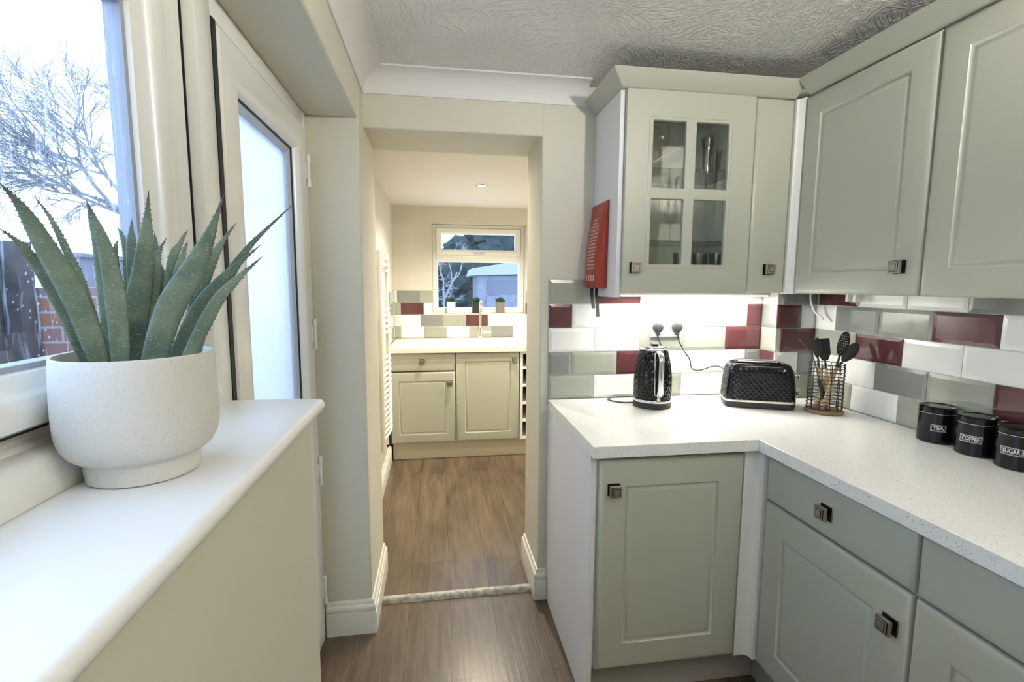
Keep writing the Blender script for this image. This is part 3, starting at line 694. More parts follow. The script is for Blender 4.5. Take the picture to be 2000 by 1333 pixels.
bm=bmesh.new(); lathe(bm,[(0,-.0845),(.006,-.083),(.0065,-.075)],16,(0,0,.042),ax='y',cap=False); obj('switch',bm,M_chrome,c,smooth=True)
def cable(parent,pts,r=.0032,m=M_blackp):
    root=parent; mw=Matrix.Translation(root.location)@Matrix.Rotation(root.rotation_euler[2],4,'Z'); inv=mw.inverted()
    bm=bmesh.new(); tube(bm,[inv@Vector(p) for p in pts],r,8,spline=8); return obj('power_cable',bm,m,parent,smooth=True)
cable(c,[(.478,-.026,1.184),(.484,-.030,1.160),(.496,-.034,1.125),(.490,-.040,1.06),(.470,-.045,.98),(.462,-.050,.935),(.440,-.045,.916),(.38,-.024,.9145),(.31,-.018,.9145),(.268,-.030,.9145),(.252,-.060,.9145),(.262,-.095,.9145),(.300,-.122,.9145),(.334,-.135,.918)])
p=obj('plug',plug_bm(),M_blackp,c,smooth='auto'); p.matrix_local=(Matrix.Translation(c.location)@Matrix.Rotation(-.12,4,'Z')).inverted()@Matrix.Translation((.478,-.0205,1.218))
# toaster --------------------------------------------------------
tx,ty,ta=.832,-.214,-.40
c=thing('toaster','black diamond-quilted two-slice toaster beside the corner tiles','toaster',(tx,ty,.9105),ta)
def sq(a,e=.28,hx=1,hy=.56):
    ca,sa=math.cos(a),math.sin(a); return (hx*math.copysign(abs(ca)**e,ca),hy*math.copysign(abs(sa)**e,sa))
def ring_shell(bm,prof,n=48,hx=1,hy=.56,cap=True,e=.28):
    V=[]
    for r,z in prof: V.append([bm.verts.new((*(Vector(sq(2*PI*i/n,e,hx,hy))*r),z)) for i in range(n)])
    for A,B in zip(V,V[1:]):
        for i in range(n): bm.faces.new((A[i],A[(i+1)%n],B[(i+1)%n],B[i]))
    if cap: bm.faces.new(V[0]); bm.faces.new(V[-1])
    bmesh.ops.recalc_face_normals(bm,faces=bm.faces[:]); return bm
obj('base',ring_shell(bmesh.new(),[(.124,0),(.130,.003),(.132,.020),(.131,.024)],64),M_blackm,c,smooth='auto')
obj('band',ring_shell(bmesh.new(),[(.1325,.0245),(.1335,.026),(.1332,.032),(.1322,.0335)],64),M_chrome,c,smooth='auto')
# quilted body walls: arc-length spaced superellipse
def sq_al(n,e,hx,hy):
    M_=[Vector(sq(2*PI*k/2000,e,hx,hy)) for k in range(2001)]; cum=[0]
    for a,b_ in zip(M_,M_[1:]): cum.append(cum[-1]+(b_-a).length)
    tot=cum[-1]
    def f(a):
        s=(a/(2*PI))%1*tot; lo,hi=0,2000
        while hi-lo>1:
            m_=(lo+hi)//2
            if cum[m_]<=s: lo=m_
            else: hi=m_
        q=(s-cum[lo])/max(1e-9,cum[hi]-cum[lo]); v=M_[lo].lerp(M_[hi],q); return (v.x,v.y)
    return f
trad=lambda t:.1320-.012*t**1.6-.006*max(0,(t-.85)/.15)**2
obj('body',facet_body(trad,.034,.164,38,12,.0024,sq_al(34,.30,1,.58)),M_black,c)
obj('top',ring_shell(bmesh.new(),[(.1145,.160),(.1135,.167),(.108,.174),(.098,.178)],64,hy=.58,e=.30),M_black,c,smooth='auto')
bm=nb(-.092,.072,-.044,.044,.1785,.1835,bev=.002); obj('slot_frame',bm,M_black,c,smooth='auto')
bm=bmesh.new()
for y in (-.024,.024): box(bm,-.084,.064,y-.014,y+.014,.1837,.1862,bev=.001)
obj('slot_plate',bm,M_brushed,c)
bm=bmesh.new()
for y in (-.024,.024): box(bm,-.079,.059,y-.009,y+.009,.1863,.1868)
obj('slot',bm,M_blackm,c)
bm=bmesh.new(); box(bm,.118,.152,-.012,.012,.128,.136,bev=.003); box(bm,.146,.152,-.016,.016,.112,.136,bev=.003); obj('lever',bm,M_chrome,c,smooth='auto')
bm=bmesh.new(); lathe(bm,[(.016,.130),(.016,.148),(.013,.152),(0,.152)],20,(0,0,.060),ax='x',cap=False); obj('dial',bm,M_chrome,c,smooth='auto')
cable(c,[(.572,-.026,1.184),(.576,-.028,1.160),(.598,-.028,1.12),(.632,-.026,1.075),(.640,-.024,1.045),(.655,-.024,1.028),(.690,-.026,1.027),(.740,-.040,1.045),(.762,-.075,1.040),(.760,-.115,1.0)],.0028)
p=obj('plug',plug_bm(),M_blackp,c,smooth='auto'); p.matrix_local=(Matrix.Translation(c.location)@Matrix.Rotation(ta,4,'Z')).inverted()@Matrix.Translation((.566,-.0205,1.218))

# utensil basket ---------------------------------------------------
hx,hy=1.024,-.352
c=thing('utensil_basket','round black wire basket on a wooden base holding kitchen utensils','basket',(hx,hy,.9105))
bm=bmesh.new(); lathe(bm,[(0,0),(.064,0),(.067,.003),(.067,.009),(.064,.012),(0,.012)],40,cap=False); obj('wooden_base',bm,M_woodd,c,smooth='auto')
bm=bmesh.new()
for k in range(12):
    a=2*PI*k/12+.1; tube(bm,[(.060*math.cos(a),.060*math.sin(a),.011),(.060*math.cos(a),.060*math.sin(a),.190)],.0018,6)
for k in range(13):
    z=.020+.170*k/12; tube(bm,[(.0612*math.cos(2*PI*i/32),.0612*math.sin(2*PI*i/32),z+.0015*math.sin(i*2.1+k)) for i in range(32)],.0016,5,close=True)
obj('wire',bm,M_blackm,c,smooth=True)
def utensil(name,label,cat,B,mid,head_bm,T_,handle_m,neck_m,split=.62,roll=0):
    """handle tube B->mid, neck mid->T_, head mesh (local z up, face -y) at T_"""
    c=thing(name,label,cat,B); B=Vector(B); mid=Vector(mid)-B; T_=Vector(T_)-B
    bm=bmesh.new(); P0=Vector((0,0,0)); hp=P0.lerp(mid,1)
    tube(bm,[P0,P0.lerp(hp,.15),P0.lerp(hp,.5),P0.lerp(hp,.9),hp],lambda t:.0062+.0022*math.sin(PI*t),10,flat=(1.15,.8)); obj('handle',bm,handle_m,c,smooth=True)
    bm=bmesh.new(); tube(bm,[hp-(hp-P0).normalized()*.008,hp.lerp(T_,.5),T_],lambda t:.0048-.001*t,8); obj('neck',bm,neck_m,c,smooth=True)
    d=(T_-hp).normalized(); x=Vector((1,0,0)); x=(x-d*x.dot(d)).normalized(); y=d.cross(x)
    R=Matrix((x,y,d)).transposed().to_4x4()@Matrix.Rotation(roll,4,'Z')
    h_=obj('head',head_bm,neck_m,c,smooth='auto'); h_.matrix_local=Matrix.Translation(T_)@R
    return c
def spoon_head(w,l,dep=.010):
    bm=bmesh.new(); bmesh.ops.create_uvsphere(bm,u_segments=20,v_segments=12,radius=1)
    for v in bm.verts:
        x,y,z=v.co; taper=1-.22*(z<0)*abs(z); v.co=(x*w*taper,y*.0022+dep*(x*x+z*z-1)*-.0-dep*(1-x*x-z*z)*.8*(1 if True else 0)*0+dep*(x*x+z*z)*.6-dep*.6,z*l+l)
    return bm
utensil('serving_spoon','black serving spoon on the left in the wire basket','spoon',(1.046,-.340,.925),(.992,-.347,1.085),spoon_head(.025,.041),(.984,-.350,1.122),M_wood,M_blackp,roll=.3)
bm=shape2d([(-.012,0),(.012,0),(.025,.024),(.025,.080),(.020,.084),(-.020,.084),(-.025,.080),(-.025,.024)],[],.0010,.0008)
utensil('spatula','black flat spatula in the middle of the wire basket','spatula',(1.030,-.366,.925),(1.026,-.344,1.080),bm,(1.024,-.340,1.112),M_wood,M_blackp)
def ell(a,b_,cx,cz,n=28): return [(cx+a*math.cos(2*PI*k/n),cz+b_*math.sin(2*PI*k/n)) for k in range(n)]
holes=[]
for j in range(-4,5):
    for i in range(-2,3):
        X=i*.0100+(.005 if j%2 else 0); Z=.048+j*.0090
        if (X/.0245)**2+((Z-.048)/.042)**2<.80: holes.append(ell(.0033,.0035,X,Z,8))
bm=shape2d(ell(.0285,.047,0,.047),holes,.0009,.0006)
utensil('skimmer','black perforated skimmer standing tallest in the wire basket','skimmer',(1.000,-.372,.925),(1.045,-.374,1.090),bm,(1.054,-.376,1.135),M_wood,M_blackp,roll=.15)
utensil('ladle_spoon','black spoon leaning right towards the tiled wall in the wire basket','spoon',(.992,-.338,.925),(1.058,-.360,1.080),spoon_head(.022,.045),(1.078,-.364,1.108),M_wood,M_blackp,roll=-.6)
c=thing('carving_fork','thin dark fork sticking out furthest left of the wire basket','fork',(1.030,-.360,.925))
bm=bmesh.new(); tube(bm,[(0,0,0),(-.020,.002,.06),(-.040,.004,.11)],.0075,10,spline=3); obj('handle',bm,M_blackm,c,smooth=True)
bm=bmesh.new(); tube(bm,[(-.040,.004,.11),(-.058,.008,.178),(-.085,.010,.225),(-.128,.012,.268)],lambda t:.0030-.0012*t,8,spline=4); obj('prong',bm,mat('dark_steel',(.16,.13,.12),.35,.6),c,smooth=True)

# canisters ---------------------------------------------------------
def canister(word,loc,label,wl):
    c=thing('canister',label,'canister',loc); r=.0485
    bm=bmesh.new(); lathe(bm,[(0,0),(r-.002,0),(r,.002),(r,.092),(r-.0015,.093),(0,.093)],56,cap=False); obj('body',bm,M_black,c,smooth='auto')
    bm=bmesh.new(); tube(bm,[((r+.0006)*math.cos(2*PI*i/56),(r+.0006)*math.sin(2*PI*i/56),.0935) for i in range(56)],.0009,6,close=True); obj('chrome_ring',bm,M_chrome,c,smooth=True)
    bm=bmesh.new(); lathe(bm,[(r-.001,.0945),(r+.0003,.096),(r+.0003,.110),(r-.003,.114),(r-.008,.1145),(r-.010,.1125),(0,.1125)],56,cap=False); obj('lid',bm,M_black,c,smooth='auto')
    # label: framed word wrapped round the front
    a0=math.atan2(-2.034-loc[1],-.464-loc[0])+{'TEA':.10,'COFFEE':-.28,'SUGAR':-.30}[word]
    bm=text_bm(word,.0150,.0002,.0005)
    xs=[v.co.x for v in bm.verts]; f_=min(1,(wl-.0115)/(max(xs)-min(xs))); xm=(max(xs)+min(xs))/2
    for v in bm.verts: v.co.x=(v.co.x-xm)*f_
    def quad(x0,x1,z0,z1,nn=8):
        for k in range(nn):
            xa=x0+(x1-x0)*k/nn; xb=x0+(x1-x0)*(k+1)/nn
            bm.faces.new([bm.verts.new(p) for p in ((xa,z0,0),(xb,z0,0),(xb,z1,0),(xa,z1,0))])
    wv,hv=wl/2,.0105
    for o_,t_ in ((0,.0014),(.0028,.0006)):
        quad(-wv+o_,wv-o_,hv-o_-t_,hv-o_); quad(-wv+o_,wv-o_,-hv+o_,-hv+o_+t_); quad(-wv+o_,-wv+o_+t_,-hv+o_,hv-o_,1); quad(wv-o_-t_,wv-o_,-hv+o_,hv-o_,1)
    for v in bm.verts:
        x,z,e=v.co; a=a0+x/r; rr=r+.0006+max(0,e); v.co=(rr*math.cos(a),rr*math.sin(a),.050+z)
    bmesh.ops.recalc_face_normals(bm,faces=bm.faces[:])
    obj('label',bm,mat('silver_print_'+word.lower(),(.62,.62,.62),.4,.2),c)
canister('TEA',(1.102,-.724,.9105),'black canister marked TEA, farthest from the viewer',.038)
canister('COFFEE',(1.098,-.846,.9105),'black canister marked COFFEE, in the middle of the row',.052)
canister('SUGAR',(1.093,-.957,.9105),'black canister marked SUGAR at the right edge of the photo',.048)

# fire blanket on the cabinet side ------------------------------------
c=thing('fire_blanket','red fire blanket pouch with black pull straps hanging on the white cabinet side','fire blanket',(.186,-.100,1.70))
bm=bmesh.new()
def bl(y,z):
    t=(.02-z)/.335
    return -.006-.034*min(1,max(0,t)*1.6)**.8*(1-(abs(y)/.095)**4*.35)
ny,nz=10,16; G=[[None]*(nz+1) for _ in range(ny+1)]
for i in range(ny+1):
    for j in range(nz+1):
        y=-.095+.19*i/ny; z=-.315+.335*j/nz; edge=(i in(0,ny) or j in (0,nz))
        G[i][j]=bm.verts.new((bl(y,z)*(.80 if edge else 1),y+(.010*(1-j/nz)),z))
for i in range(ny):
    for j in range(nz): bm.faces.new((G[i][j],G[i+1][j],G[i+1][j+1],G[i][j+1]))
bmesh.ops.recalc_face_normals(bm,faces=bm.faces[:])
ex=bmesh.ops.extrude_face_region(bm,geom=bm.faces[:])
for v in [g for g in ex['geom'] if isinstance(g,bmesh.types.BMVert)]: v.co.x=-.0005
obj('pouch',bm,M_red,c,smooth='auto')
bm=bmesh.new()
def pr(y0,y1,z0,z1):
    bm.faces.new([bm.verts.new((bl((a+.0),(d_))-.0016,a,d_)) for a,d_ in ((y0,z0),(y1,z0),(y1,z1),(y0,z1))])
rnd=random.Random(3)
for row in range(15):
    z=-.045-row*.0135; w_=.05 if row>1 else .03; y=-w_
    while y<w_:
        l=rnd.uniform(.006,.02); pr(y,min(y+l,w_),z-.004,z+.002); y+=l+.004
bmesh.ops.recalc_face_normals(bm,faces=bm.faces[:]); obj('printed_lines',bm,M_print,c)
bm=bmesh.new()
for k in range(4): pr(-.055+.03*k,-.038+.03*k,-.285,-.262)
bmesh.ops.recalc_face_normals(bm,faces=bm.faces[:]); obj('printed_icons',bm,M_print,c)
for y,l in ((.018,-.085),(-.040,-.115)):
    bm=bmesh.new(); P=cr([(-.022,y,-.300),(-.026,y-.004,-.335),(-.020,y+.004,-.36),(-.017,y-.004,-.312+l)],5); V=[]
    for p_ in P: V.append((bm.verts.new(p_+Vector((-.008,-.005,0))),bm.verts.new(p_+Vector((.008,.005,0))),bm.verts.new(p_+Vector((.007,.0066,0))),bm.verts.new(p_+Vector((-.009,-.0034,0)))))
    for A,B in zip(V,V[1:]):
        for k in range(4): bm.faces.new((A[k],A[(k+1)%4],B[(k+1)%4],B[k]))
    bmesh.ops.recalc_face_normals(bm,faces=bm.faces[:]); obj('pull_strap',bm,M_strap,c)
# cable tail and clips below right cabinet
bm=bmesh.new(); tube(bm,[(1.10,-.150,1.385),(1.10,-.150,1.345),(1.103,-.162,1.31),(1.11,-.175,1.285),(1.12,-.205,1.262)],.0042,8,spline=6)
tag(obj('loose_cable',bm,M_plastic,smooth=True),'short white cable end hanging below the corner wall cabinets','cable')
for k,(y,lb) in enumerate(((-.322,'left of the pair of small white clips under the right cabinet'),(-.356,'right of the pair of small white clips under the right cabinet'))):
    tag(obj('cable_clip',nb(1.112,1.130,y-.008,y+.006,1.338,1.369,bev=.002),M_plastic),lb,'clip',None)

# glasses in the cabinet ------------------------------------------------
def wine(s=1,bowl=1):
    bm=bmesh.new(); lathe(bm,[(0,.001),(.034*s,.001),(.033*s,.003),(.006,.006),(.0038,.012),(.0036,.085*s),(.006,.092*s),(.020*s,.100*s),(.034*s*bowl,.122*s),(.037*s*bowl,.145*s),(.033*s*bowl,.185*s),(.031*s*bowl,.200*s)],32,cap=False); return bm
def tumbler(r=.031,h_=.140,t=.86):
    bm=bmesh.new(); lathe(bm,[(0,.001),(r*t*.95,.001),(r*t,.004),(r,h_),(r-.0018,h_),(r*t-.002,.007),(0,.006)],28,cap=False); return bm
zs1,zs2,zb=UZ0+.4563,UZ0+.1943,UZ0+.0163
for nm,bm,loc,lb in (('wine_glass',wine(.95,1.1),(.400,-.150,zs1),'large wine glass on the upper shelf behind the top left pane'),
    ('wine_glass',wine(.80,.9),(.449,-.165,zs2),'small-bowled wine glass on the lower shelf behind the bottom left pane'),
    ('wine_glass',wine(.80,.9),(.345,-.100,zs2),'wine glass at the left side of the lower shelf, partly behind the door stile'),
    ('beer_glass',tumbler(.026,.150,.72),(.590,-.165,zs1),'tall straight glass on the upper shelf behind the top right pane'),
    ('beer_glass',tumbler(.026,.110,.72),(.655,-.110,zs1),'shorter straight glass at the right end of the upper shelf'),
    ('tumbler',tumbler(),(.490,-.180,zb),'tumbler standing alone on the cabinet floor behind the bottom left pane'),
    ('tumbler',tumbler(),(.565,-.185,zb),'first tumbler from the left behind the bottom right pane'),
    ('tumbler',tumbler(),(.600,-.110,zb),'tumbler at the back behind the bottom right pane'),
    ('tumbler',tumbler(),(.640,-.190,zb),'tumbler nearest the right side behind the bottom right pane')):
    o=obj(nm,bm,M_ware,smooth='auto'); o.location=loc; tag(o,lb,'glass')

# ------------------------------------------------------------------ potted aloe on the sill
PX,PY=-.845,-1.343
c=thing('potted_aloe','spiky green aloe in a speckled off-white bowl pot on the windowsill','plant',(PX,PY,1.1502))
prof=[(0,0),(.058,0),(.0612,.002),(.0622,.010),(.0630,.026),(.0640,.0285),(.0700,.0300),(.0775,.0360),(.0835,.047),(.0868,.062),(.0876,.080),(.0872,.110),(.0858,.140),(.0848,.155),(.0840,.1572),(.0820,.1575),(.0808,.155),(.0795,.120),(0,.118)]
bm=bmesh.new(); lathe(bm,prof,72,cap=False); obj('pot',bm,M_pot,c,smooth='auto')
bm=bmesh.new(); lathe(bm,[(.0792,.119),(.05,.124),(0,.126)],32,cap=False); obj('soil',bm,M_soil,c,smooth=True)
LEAVES=[
  ([(-0.021, -0.025, 0.126), (-0.035, -0.044, 0.224), (-0.046, -0.062, 0.278), (-0.054, -0.081, 0.323), (-0.059, -0.1, 0.347)], 0.0146) ,
  ([(-0.036, -0.025, 0.126), (-0.051, -0.041, 0.212), (-0.061, -0.057, 0.262), (-0.065, -0.074, 0.287), (-0.071, -0.09, 0.302)], 0.008) ,
  ([(-0.016, -0.025, 0.131), (-0.035, -0.029, 0.235), (-0.048, -0.032, 0.283), (-0.058, -0.036, 0.318), (-0.07, -0.04, 0.343)], 0.0052) ,
  ([(-0.043, 0.02, 0.138), (-0.047, 0.027, 0.228), (-0.054, 0.035, 0.294), (-0.064, 0.042, 0.334), (-0.073, 0.05, 0.353)], 0.0087) ,
  ([(-0.005, -0.025, 0.123), (-0.002, -0.029, 0.211), (-0.004, -0.032, 0.266), (-0.009, -0.036, 0.307), (-0.016, -0.04, 0.337)], 0.0124) ,
  ([(-0.014, 0.02, 0.124), (-0.004, 0.017, 0.215), (0.008, 0.015, 0.268), (0.017, 0.012, 0.319), (0.023, 0.01, 0.362)], 0.0155) ,
  ([(-0.019, 0.02, 0.158), (-0.018, 0.027, 0.255), (-0.022, 0.035, 0.288), (-0.03, 0.042, 0.309), (-0.038, 0.05, 0.319)], 0.0055) ,
  ([(-0.011, 0.02, 0.172), (-0.015, 0.033, 0.282), (-0.021, 0.047, 0.309), (-0.026, 0.06, 0.331)], 0.0069) ,
  ([(-0.025, 0.02, 0.172), (-0.041, 0.045, 0.279), (-0.05, 0.07, 0.307)], 0.0042) ,
  ([(0.002, 0.02, 0.158), (0.014, 0.03, 0.268), (0.011, 0.04, 0.296), (0.006, 0.05, 0.313)], 0.0048) ,
  ([(0.004, 0.02, 0.145), (0.015, 0.027, 0.242), (0.017, 0.033, 0.282), (0.025, 0.04, 0.306)], 0.0055) ,
  ([(0.018, 0.02, 0.144), (0.019, 0.035, 0.242), (0.01, 0.05, 0.276)], 0.0083) ,
  ([(0.018, 0.02, 0.158), (0.032, 0.033, 0.269), (0.037, 0.047, 0.297), (0.043, 0.06, 0.319)], 0.0063) ,
  ([(0.023, 0.02, 0.144), (0.041, 0.027, 0.255), (0.047, 0.033, 0.282), (0.051, 0.04, 0.303)], 0.0055) ,
  ([(0.024, -0.025, 0.125), (0.054, -0.026, 0.211), (0.084, -0.027, 0.261), (0.107, -0.029, 0.304), (0.127, -0.03, 0.354)], 0.018) ,
  ([(0.034, 0.02, 0.13), (0.066, 0.02, 0.222), (0.085, 0.02, 0.269), (0.101, 0.02, 0.299), (0.12, 0.02, 0.325)], 0.0088) ,
  ([(0.05, 0.02, 0.123), (0.074, 0.022, 0.201), (0.101, 0.025, 0.249), (0.134, 0.027, 0.297), (0.19, 0.03, 0.353)], 0.0097) ,
  ([(0.024, 0.02, 0.119), (0.061, 0.015, 0.195), (0.087, 0.01, 0.232), (0.119, 0.005, 0.265), (0.156, 0.0, 0.296)], 0.0119) ,
  ([(0.063, -0.025, 0.136), (0.089, -0.021, 0.191), (0.11, -0.017, 0.229), (0.134, -0.014, 0.255), (0.16, -0.01, 0.28)], 0.0092) ,
]
VD=(Vector((PX,PY,1.3))-Vector((-.4638,-2.0338,1.3956))).normalized()
def interp(t):
    K=[(0,.72),(.12,.92),(.3,1.0),(.5,.84),(.65,.62),(.75,.40),(.85,.19),(.93,.075),(1,0)]
    for (a,x),(b_,y) in zip(K,K[1:]):
        if t<=b_: return x+(y-x)*(t-a)/(b_-a)
    return 0
def leaf(pts,hw,seed):
    rnd=random.Random(seed); P=cr(pts,7); m_=len(P)-1; bm=bmesh.new(); tl=bm.verts.layers.float.new('tip'); rings=[]
    L_=sum((a-b_).length for a,b_ in zip(P,P[1:])); s=0
    for i,p in enumerate(P):
        t=i/m_; T_=(P[min(i+1,m_)]-P[max(i-1,0)]).normalized(); x=T_.cross(VD).normalized(); n=x.cross(T_).normalized()
        if n.dot(VD)>0: n=-n
        w=hw*.83*interp(t)+.0004
        th=w*.42; rg=[]
        for k in range(12):
            a=2*PI*k/12; X=math.cos(a)*w; Y=math.sin(a)
            Y=(Y*th*(.55 if Y>0 else 1.0))+ (abs(math.cos(a))**2)*w*.16
            v=bm.verts.new(p+x*X+n*Y); v[tl]=max(0,min(1,(t-.78)*4.5)); rg.append(v)
        rings.append(rg)
        if i>1 and i<m_-1:
            for sd in (0,6):
                if rnd.random()<.95:
                    base=rg[sd].co; out=(base-p).normalized(); L2=.0007+.0010*rnd.random()
                    a_=bm.verts.new(base-T_*.0016-out*.001); b2=bm.verts.new(base+T_*.0016-out*.001); c2=bm.verts.new(base+out*L2+T_*.0015); d2=bm.verts.new(base-n*.0012-out*.001)
                    for q in (a_,b2,c2,d2): q[tl]=.25+.75*max(0,min(1,(t-.6)*3))
                    bm.faces.new((a_,b2,c2)); bm.faces.new((b2,d2,c2)); bm.faces.new((d2,a_,c2))
    for A,B in zip(rings,rings[1:]):
        for k in range(12): bm.faces.new((A[k],A[(k+1)%12],B[(k+1)%12],B[k]))
    bm.faces.new(rings[0]); bm.faces.new(rings[-1]); bmesh.ops.recalc_face_normals(bm,faces=bm.faces[:]); return bm
for i,(pts,hw) in enumerate(LEAVES): obj('leaf',leaf(pts,hw,i),M_aloe,c,smooth=True)

# ------------------------------------------------------------------ far room
def far_front(cab,name,x,z,w,h_,kn,drawer=False,ins=.07):
    return front(cab,name,x,z,w,h_,kn,drawer,ins)
c=thing('base_cabinet','sage drawer-over-door cabinet under the left end of the far sink worktop','cabinet',(-.848,1.830,0))
b=obj('carcass',carcass(.518,.145,.866,.55),M_whitegloss,c)
far_front(c,'drawer',.010,.722,.508,.142,(.262,.800),True); far_front(c,'door',.010,.146,.508,.570,(.474,.624))
c=thing('base_cabinet','full-height sage door cabinet under the far sink','cabinet',(-.326,1.830,0))
b=obj('carcass',carcass(.512,.145,.866,.55),M_whitegloss,c)
far_front(c,'door',.003,.146,.506,.718,(.472,.800))
c=thing('wine_rack','cream open rack unit with dark slots at the right of the far cabinets','rack',(.190,1.830,0))
bm=bmesh.new()
for x0,x1 in ((0,.022),(.158,.18)): box(bm,x0,x1,0,.52,.145,.866)
for z in (.145,.29,.435,.58,.725,.848): box(bm,.022,.158,0,.52,z,z+.016)
obj('frame',bm,M_whitegloss,c); obj('back_panel',nb(.022,.158,.50,.515,.161,.848),M_blackm,c)
for z in (.17,.315,.46,.605):
    pass
c=thing('base_cabinet','plain sage cabinet at the far room right, hidden behind the opening jamb','cabinet',(.372,1.830,0))
obj('carcass',carcass(.82,.145,.866,.55),M_whitegloss,c); far_front(c,'door',.003,.146,.81,.718,(.06,.80))
tag(obj('plinth',nb(-.825,1.195,1.885,1.900,0,.143),mat('cream_plinth',(.62,.58,.46),.5)),'cream plinth under the far sink cabinets','plinth')
bm=nb(-.838,1.198,1.809,2.518,.8685,.9105,bev=.003); tag(obj('worktop',bm,mat('cream_laminate',(.78,.76,.66),.25)),'straight cream worktop carrying the white sink in the far room','worktop')
# sink
c=thing('sink','white inset sink with drainer below the far window','sink',(-.08,2.17,.9107))
bm=bmesh.new(); prism(bm,rrect(-.50,.46,-.225,.235,.03,4),0,.010,'z'); bmesh.ops.bevel(bm,geom=[e for e in bm.edges if all(v.co.z>.009 for v in e.verts)],offset=.004,segments=2,affect='EDGES'); obj('drainer',bm,M_plastic,c,smooth='auto')
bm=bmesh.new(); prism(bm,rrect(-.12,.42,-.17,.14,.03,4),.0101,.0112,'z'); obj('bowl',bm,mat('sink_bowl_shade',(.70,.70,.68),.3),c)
# tap
c=thing('mixer_tap','chrome swan-neck mixer tap behind the far sink','tap',(-.086,2.36,.921))
bm=bmesh.new(); lathe(bm,[(.026,0),(.026,.006),(.021,.010),(.021,.095),(.018,.100),(0,.100)],24,cap=False); obj('body',bm,M_chrome,c,smooth='auto')
bm=bmesh.new(); tube(bm,[(0,0,.095),(0,0,.20),(0,-.006,.28),(0,-.040,.325),(0,-.090,.325),(0,-.125,.285),(0,-.130,.235)],.0115,12,spline=5); obj('spout',bm,M_chrome,c,smooth=True)
bm=bmesh.new(); tube(bm,[(.018,0,.055),(.055,-.004,.055)],.015,12); tube(bm,[(.055,-.004,.055),(.100,-.010,.060)],.0075,10); obj('lever',bm,M_chrome,c,smooth='auto')
# three potted plants on the far window ledge
def small_plant(x,m,label):
    c=thing('potted_plant',label,'plant',(x,2.565,1.1362),0,'small cube-potted plants on the far window ledge')
    bm=bmesh.new(); prism(bm,[(-.040,-.040),(.040,-.040),(.040,.040),(-.040,.040)],0,.105,'z')
    for v in bm.verts:
        if v.co.z<.01: v.co.x*=.88; v.co.y*=.88
    bmesh.ops.bevel(bm,geom=bm.edges[:],offset=.004,segments=2,affect='EDGES'); obj('pot',bm,m,c,smooth='auto')
    bm=bmesh.new(); rnd=random.Random(int(x*100))
    for k in range(90):
        a=rnd.uniform(0,2*PI); e=rnd.uniform(.15,1.4); l=rnd.uniform(.028,.055); d=Vector((math.cos(a)*math.cos(e),math.sin(a)*math.cos(e)*.8,math.sin(e)))
        p0=Vector((rnd.uniform(-.025,.025),rnd.uniform(-.025,.025),.103)); p1=p0+d*l; s=d.cross(Vector((rnd.random(),rnd.random(),rnd.random()))).normalized()*.006
        q=[bm.verts.new(p) for p in (p0,p0.lerp(p1,.6)+s,p1,p0.lerp(p1,.6)-s)]; bm.faces.new(q)
    obj('foliage',bm,M_leaf,c)
small_plant(-.338,mat('white_pot',(.72,.70,.68),.4),'small plant in the white cube pot on the far window ledge')
small_plant(-.104,mat('black_pot',(.02,.02,.025),.4),'small plant in the black cube pot behind the tap')
small_plant(.116,mat('grey_pot',(.17,.16,.155),.4),'small plant in the grey cube pot, right of the tap')
# towel rail
c=thing('towel_rail','white ladder towel radiator on the far left wall','radiator',(-.850,1.25,0))
for y in (-.22,.22):
    bm=bmesh.new(); tube(bm,[(.045,y,.36),(.045,y,1.60)],.014,12); obj('upright',bm,M_skirt,c,smooth='auto')
    for z in (.45,1.50):
        bm=bmesh.new(); tube(bm,[(.001,y,z),(.045,y,z)],.008,8); obj('bracket',bm,M_skirt,c,smooth='auto')
zz=[1.56,1.52,1.48]+[1.24-.036*k for k in range(5)]+[.94-.036*k for k in range(15)]
for z in zz:
    bm=bmesh.new(); tube(bm,[(.048,-.22,z),(.066,-.10,z),(.070,0,z),(.066,.10,z),(.048,.22,z)],.0095,8,spline=2); obj('rung',bm,M_skirt,c,smooth='auto')
bm=bmesh.new(); tube(bm,[(.045,.22,.36),(.045,.22,.26),(.02,.22,.25)],.010,8); obj('valve',bm,M_blackm,c,smooth='auto')

# ------------------------------------------------------------------ outdoors
tag(obj('garden_ground',nb(-14,14,-8,24,-.30,-.25),M_lawn),'pale wet lawn seen through both windows','lawn')
bpy.data.objects['garden_ground']['kind']='structure'; bpy.data.objects['garden_ground'].name='ground'
# left side boundary
c=thing('garden_fence','dark weathered board fence beyond the left window','fence',(-2.5,0,-.25))
bm=bmesh.new()
for k in range(24): box(bm,0,.02,-2.2+k*.118,-2.2+k*.118+.112,0,1.78-.006*(k%2))
obj('fence_boards',bm,M_fence,c)
for y in (-2.2,-.6,.66):
    obj('fence_post',nb(.021,.10,y-.05,y+.05,0,1.84,bev=.004),M_fence,c)
obj('fence_rail',nb(.021,.06,-2.2,.62,1.25,1.33),M_fence,c)
obj('gravel_board',nb(.022,.055,-2.1,.60,1.02,1.18),mat('pale_slab',(.24,.25,.22),.8),c)
c=thing('brick_pillar','red brick pillar at the end of the dark fence outside the left window','pillar',(-2.6,.90,-.25))
obj('pier',nb(0,.36,-.17,.42,0,1.62),M_brick,c)
c=thing('timber_screen','grey-blue timber screen standing beside the brick pillar','fence',(-2.62,1.35,-.25))
obj('screen_boards',nb(0,.03,-.02,1.6,.0,1.80),M_board,c); obj('capping',nb(-.02,.05,-.03,1.6,1.801,1.825),M_board,c)
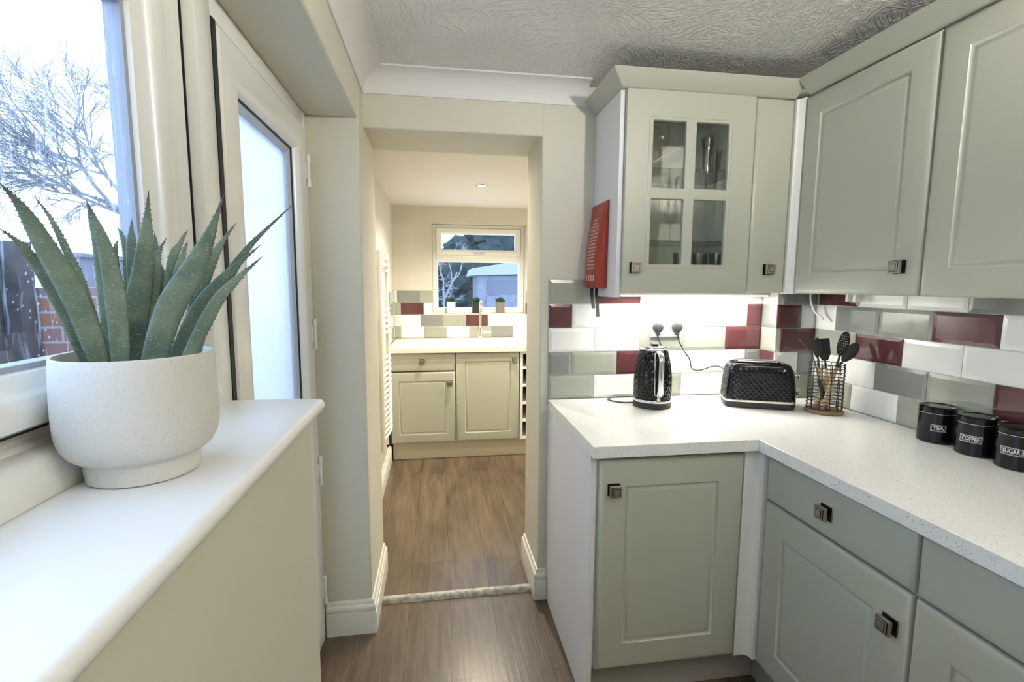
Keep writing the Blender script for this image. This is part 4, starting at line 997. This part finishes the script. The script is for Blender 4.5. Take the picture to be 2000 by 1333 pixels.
def branch_tree(base,h_,spread,seed,depth,r0,bias=(0,0,0),nbr=3,first=.35):
    rnd=random.Random(seed); bm=bmesh.new()
    def grow(p,d,l,r,k):
        q=p+d*l*.5+Vector([rnd.uniform(-1,1)*l*.08 for _ in range(3)]); e=p+d*l
        tube(bm,[p,q,e],lambda t:r*(1-.35*t),5 if k>1 else 3,caps=False)
        if k==0: return
        for i in range(nbr+(1 if k<3 else 0)):
            nd=(d+Vector([rnd.uniform(-1,1)*spread for _ in range(3)])+Vector(bias)*.25).normalized()
            grow(p.lerp(e,rnd.uniform(.55,1)),nd,l*rnd.uniform(.55,.82),max(.004,r*.60),k-1)
    grow(Vector((0,0,0)),Vector((0,0,1)),h_*first,r0,depth); return bm
def bare_tree(name,label,loc,*a,**k):
    c=thing(name,label,'tree',loc); bm=branch_tree((0,0,0),*a,**k); obj('branches',bm,M_bark,c); return c
bare_tree('bare_tree','bare twiggy tree against the white sky beyond the left window',(-5.0,8.0,-.25),7.4,.80,5,6,.085,(0,-.75,.15),nbr=4,first=.36)
# far garden
c=thing('garden_shed','grey-blue timber shed with a pale roof in the garden behind the far window','shed',(.95,9.2,-.25))
obj('shed_walls',nb(-.50,.75,0,1.6,0,1.86),M_shed,c)
bm=bmesh.new(); prism(bm,[(-.66,1.86),(-.62,2.02),(-.0,2.12),(.9,2.35),(.9,2.25),(.75,1.90)],-.12,1.7,'y'); obj('shed_roof',bm,M_shedroof,c)
obj('shed_window',nb(-.28,.55,-.02,-.001,1.45,1.74),M_shedwin,c); obj('shed_door',nb(-.30,.05,-.03,-.002,.1,1.4),M_board,c)
bare_tree('bare_tree','bare crooked tree on the pale lawn left of the garden shed',(-.35,7.0,-.25),3.6,.7,11,6,.05,(.2,0,.1),nbr=2,first=.34)
bare_tree('bare_tree','small bare shrub with frosted twigs at the left of the far window view',(-1.1,9.0,-.25),3.8,.9,21,6,.04,(.1,0,.0),nbr=3,first=.25)
def ever(loc,s,seed,label):
    c=thing('evergreen_tree',label,'tree',loc); rnd=random.Random(seed); bm=bmesh.new()
    for k in range(26):
        a=rnd.uniform(0,2*PI); z=rnd.uniform(.5,3.2); rr=(3.6-z)*.42*rnd.uniform(.3,1); cx,cy=math.cos(a)*rr,math.sin(a)*rr
        r=bmesh.ops.create_icosphere(bm,subdivisions=3,radius=rnd.uniform(.45,.75))
        for v in r['verts']: v.co=v.co*(1+rnd.uniform(-.16,.16))+Vector((cx,cy,z))
    bmesh.ops.scale(bm,vec=(s[0],s[1],s[2]),verts=bm.verts); obj('foliage',bm,M_ever,c)
    bm=bmesh.new(); tube(bm,[(0,0,0),(0,0,1.2)],.12,8); obj('trunk',bm,M_bark,c)
ever((1.5,13.5,-.25),(1.6,1,1.25),4,'dark evergreen tree rising behind the garden shed')
ever((-2.1,12.6,-.25),(.75,.8,.85),8,'lower dark evergreen between the shed and the bare tree')
tag(obj('hedge',nb(-6,.0,17.5,18.3,-.25,2.1),M_hedge),'pale grey hedge at the left end of the far garden','hedge')
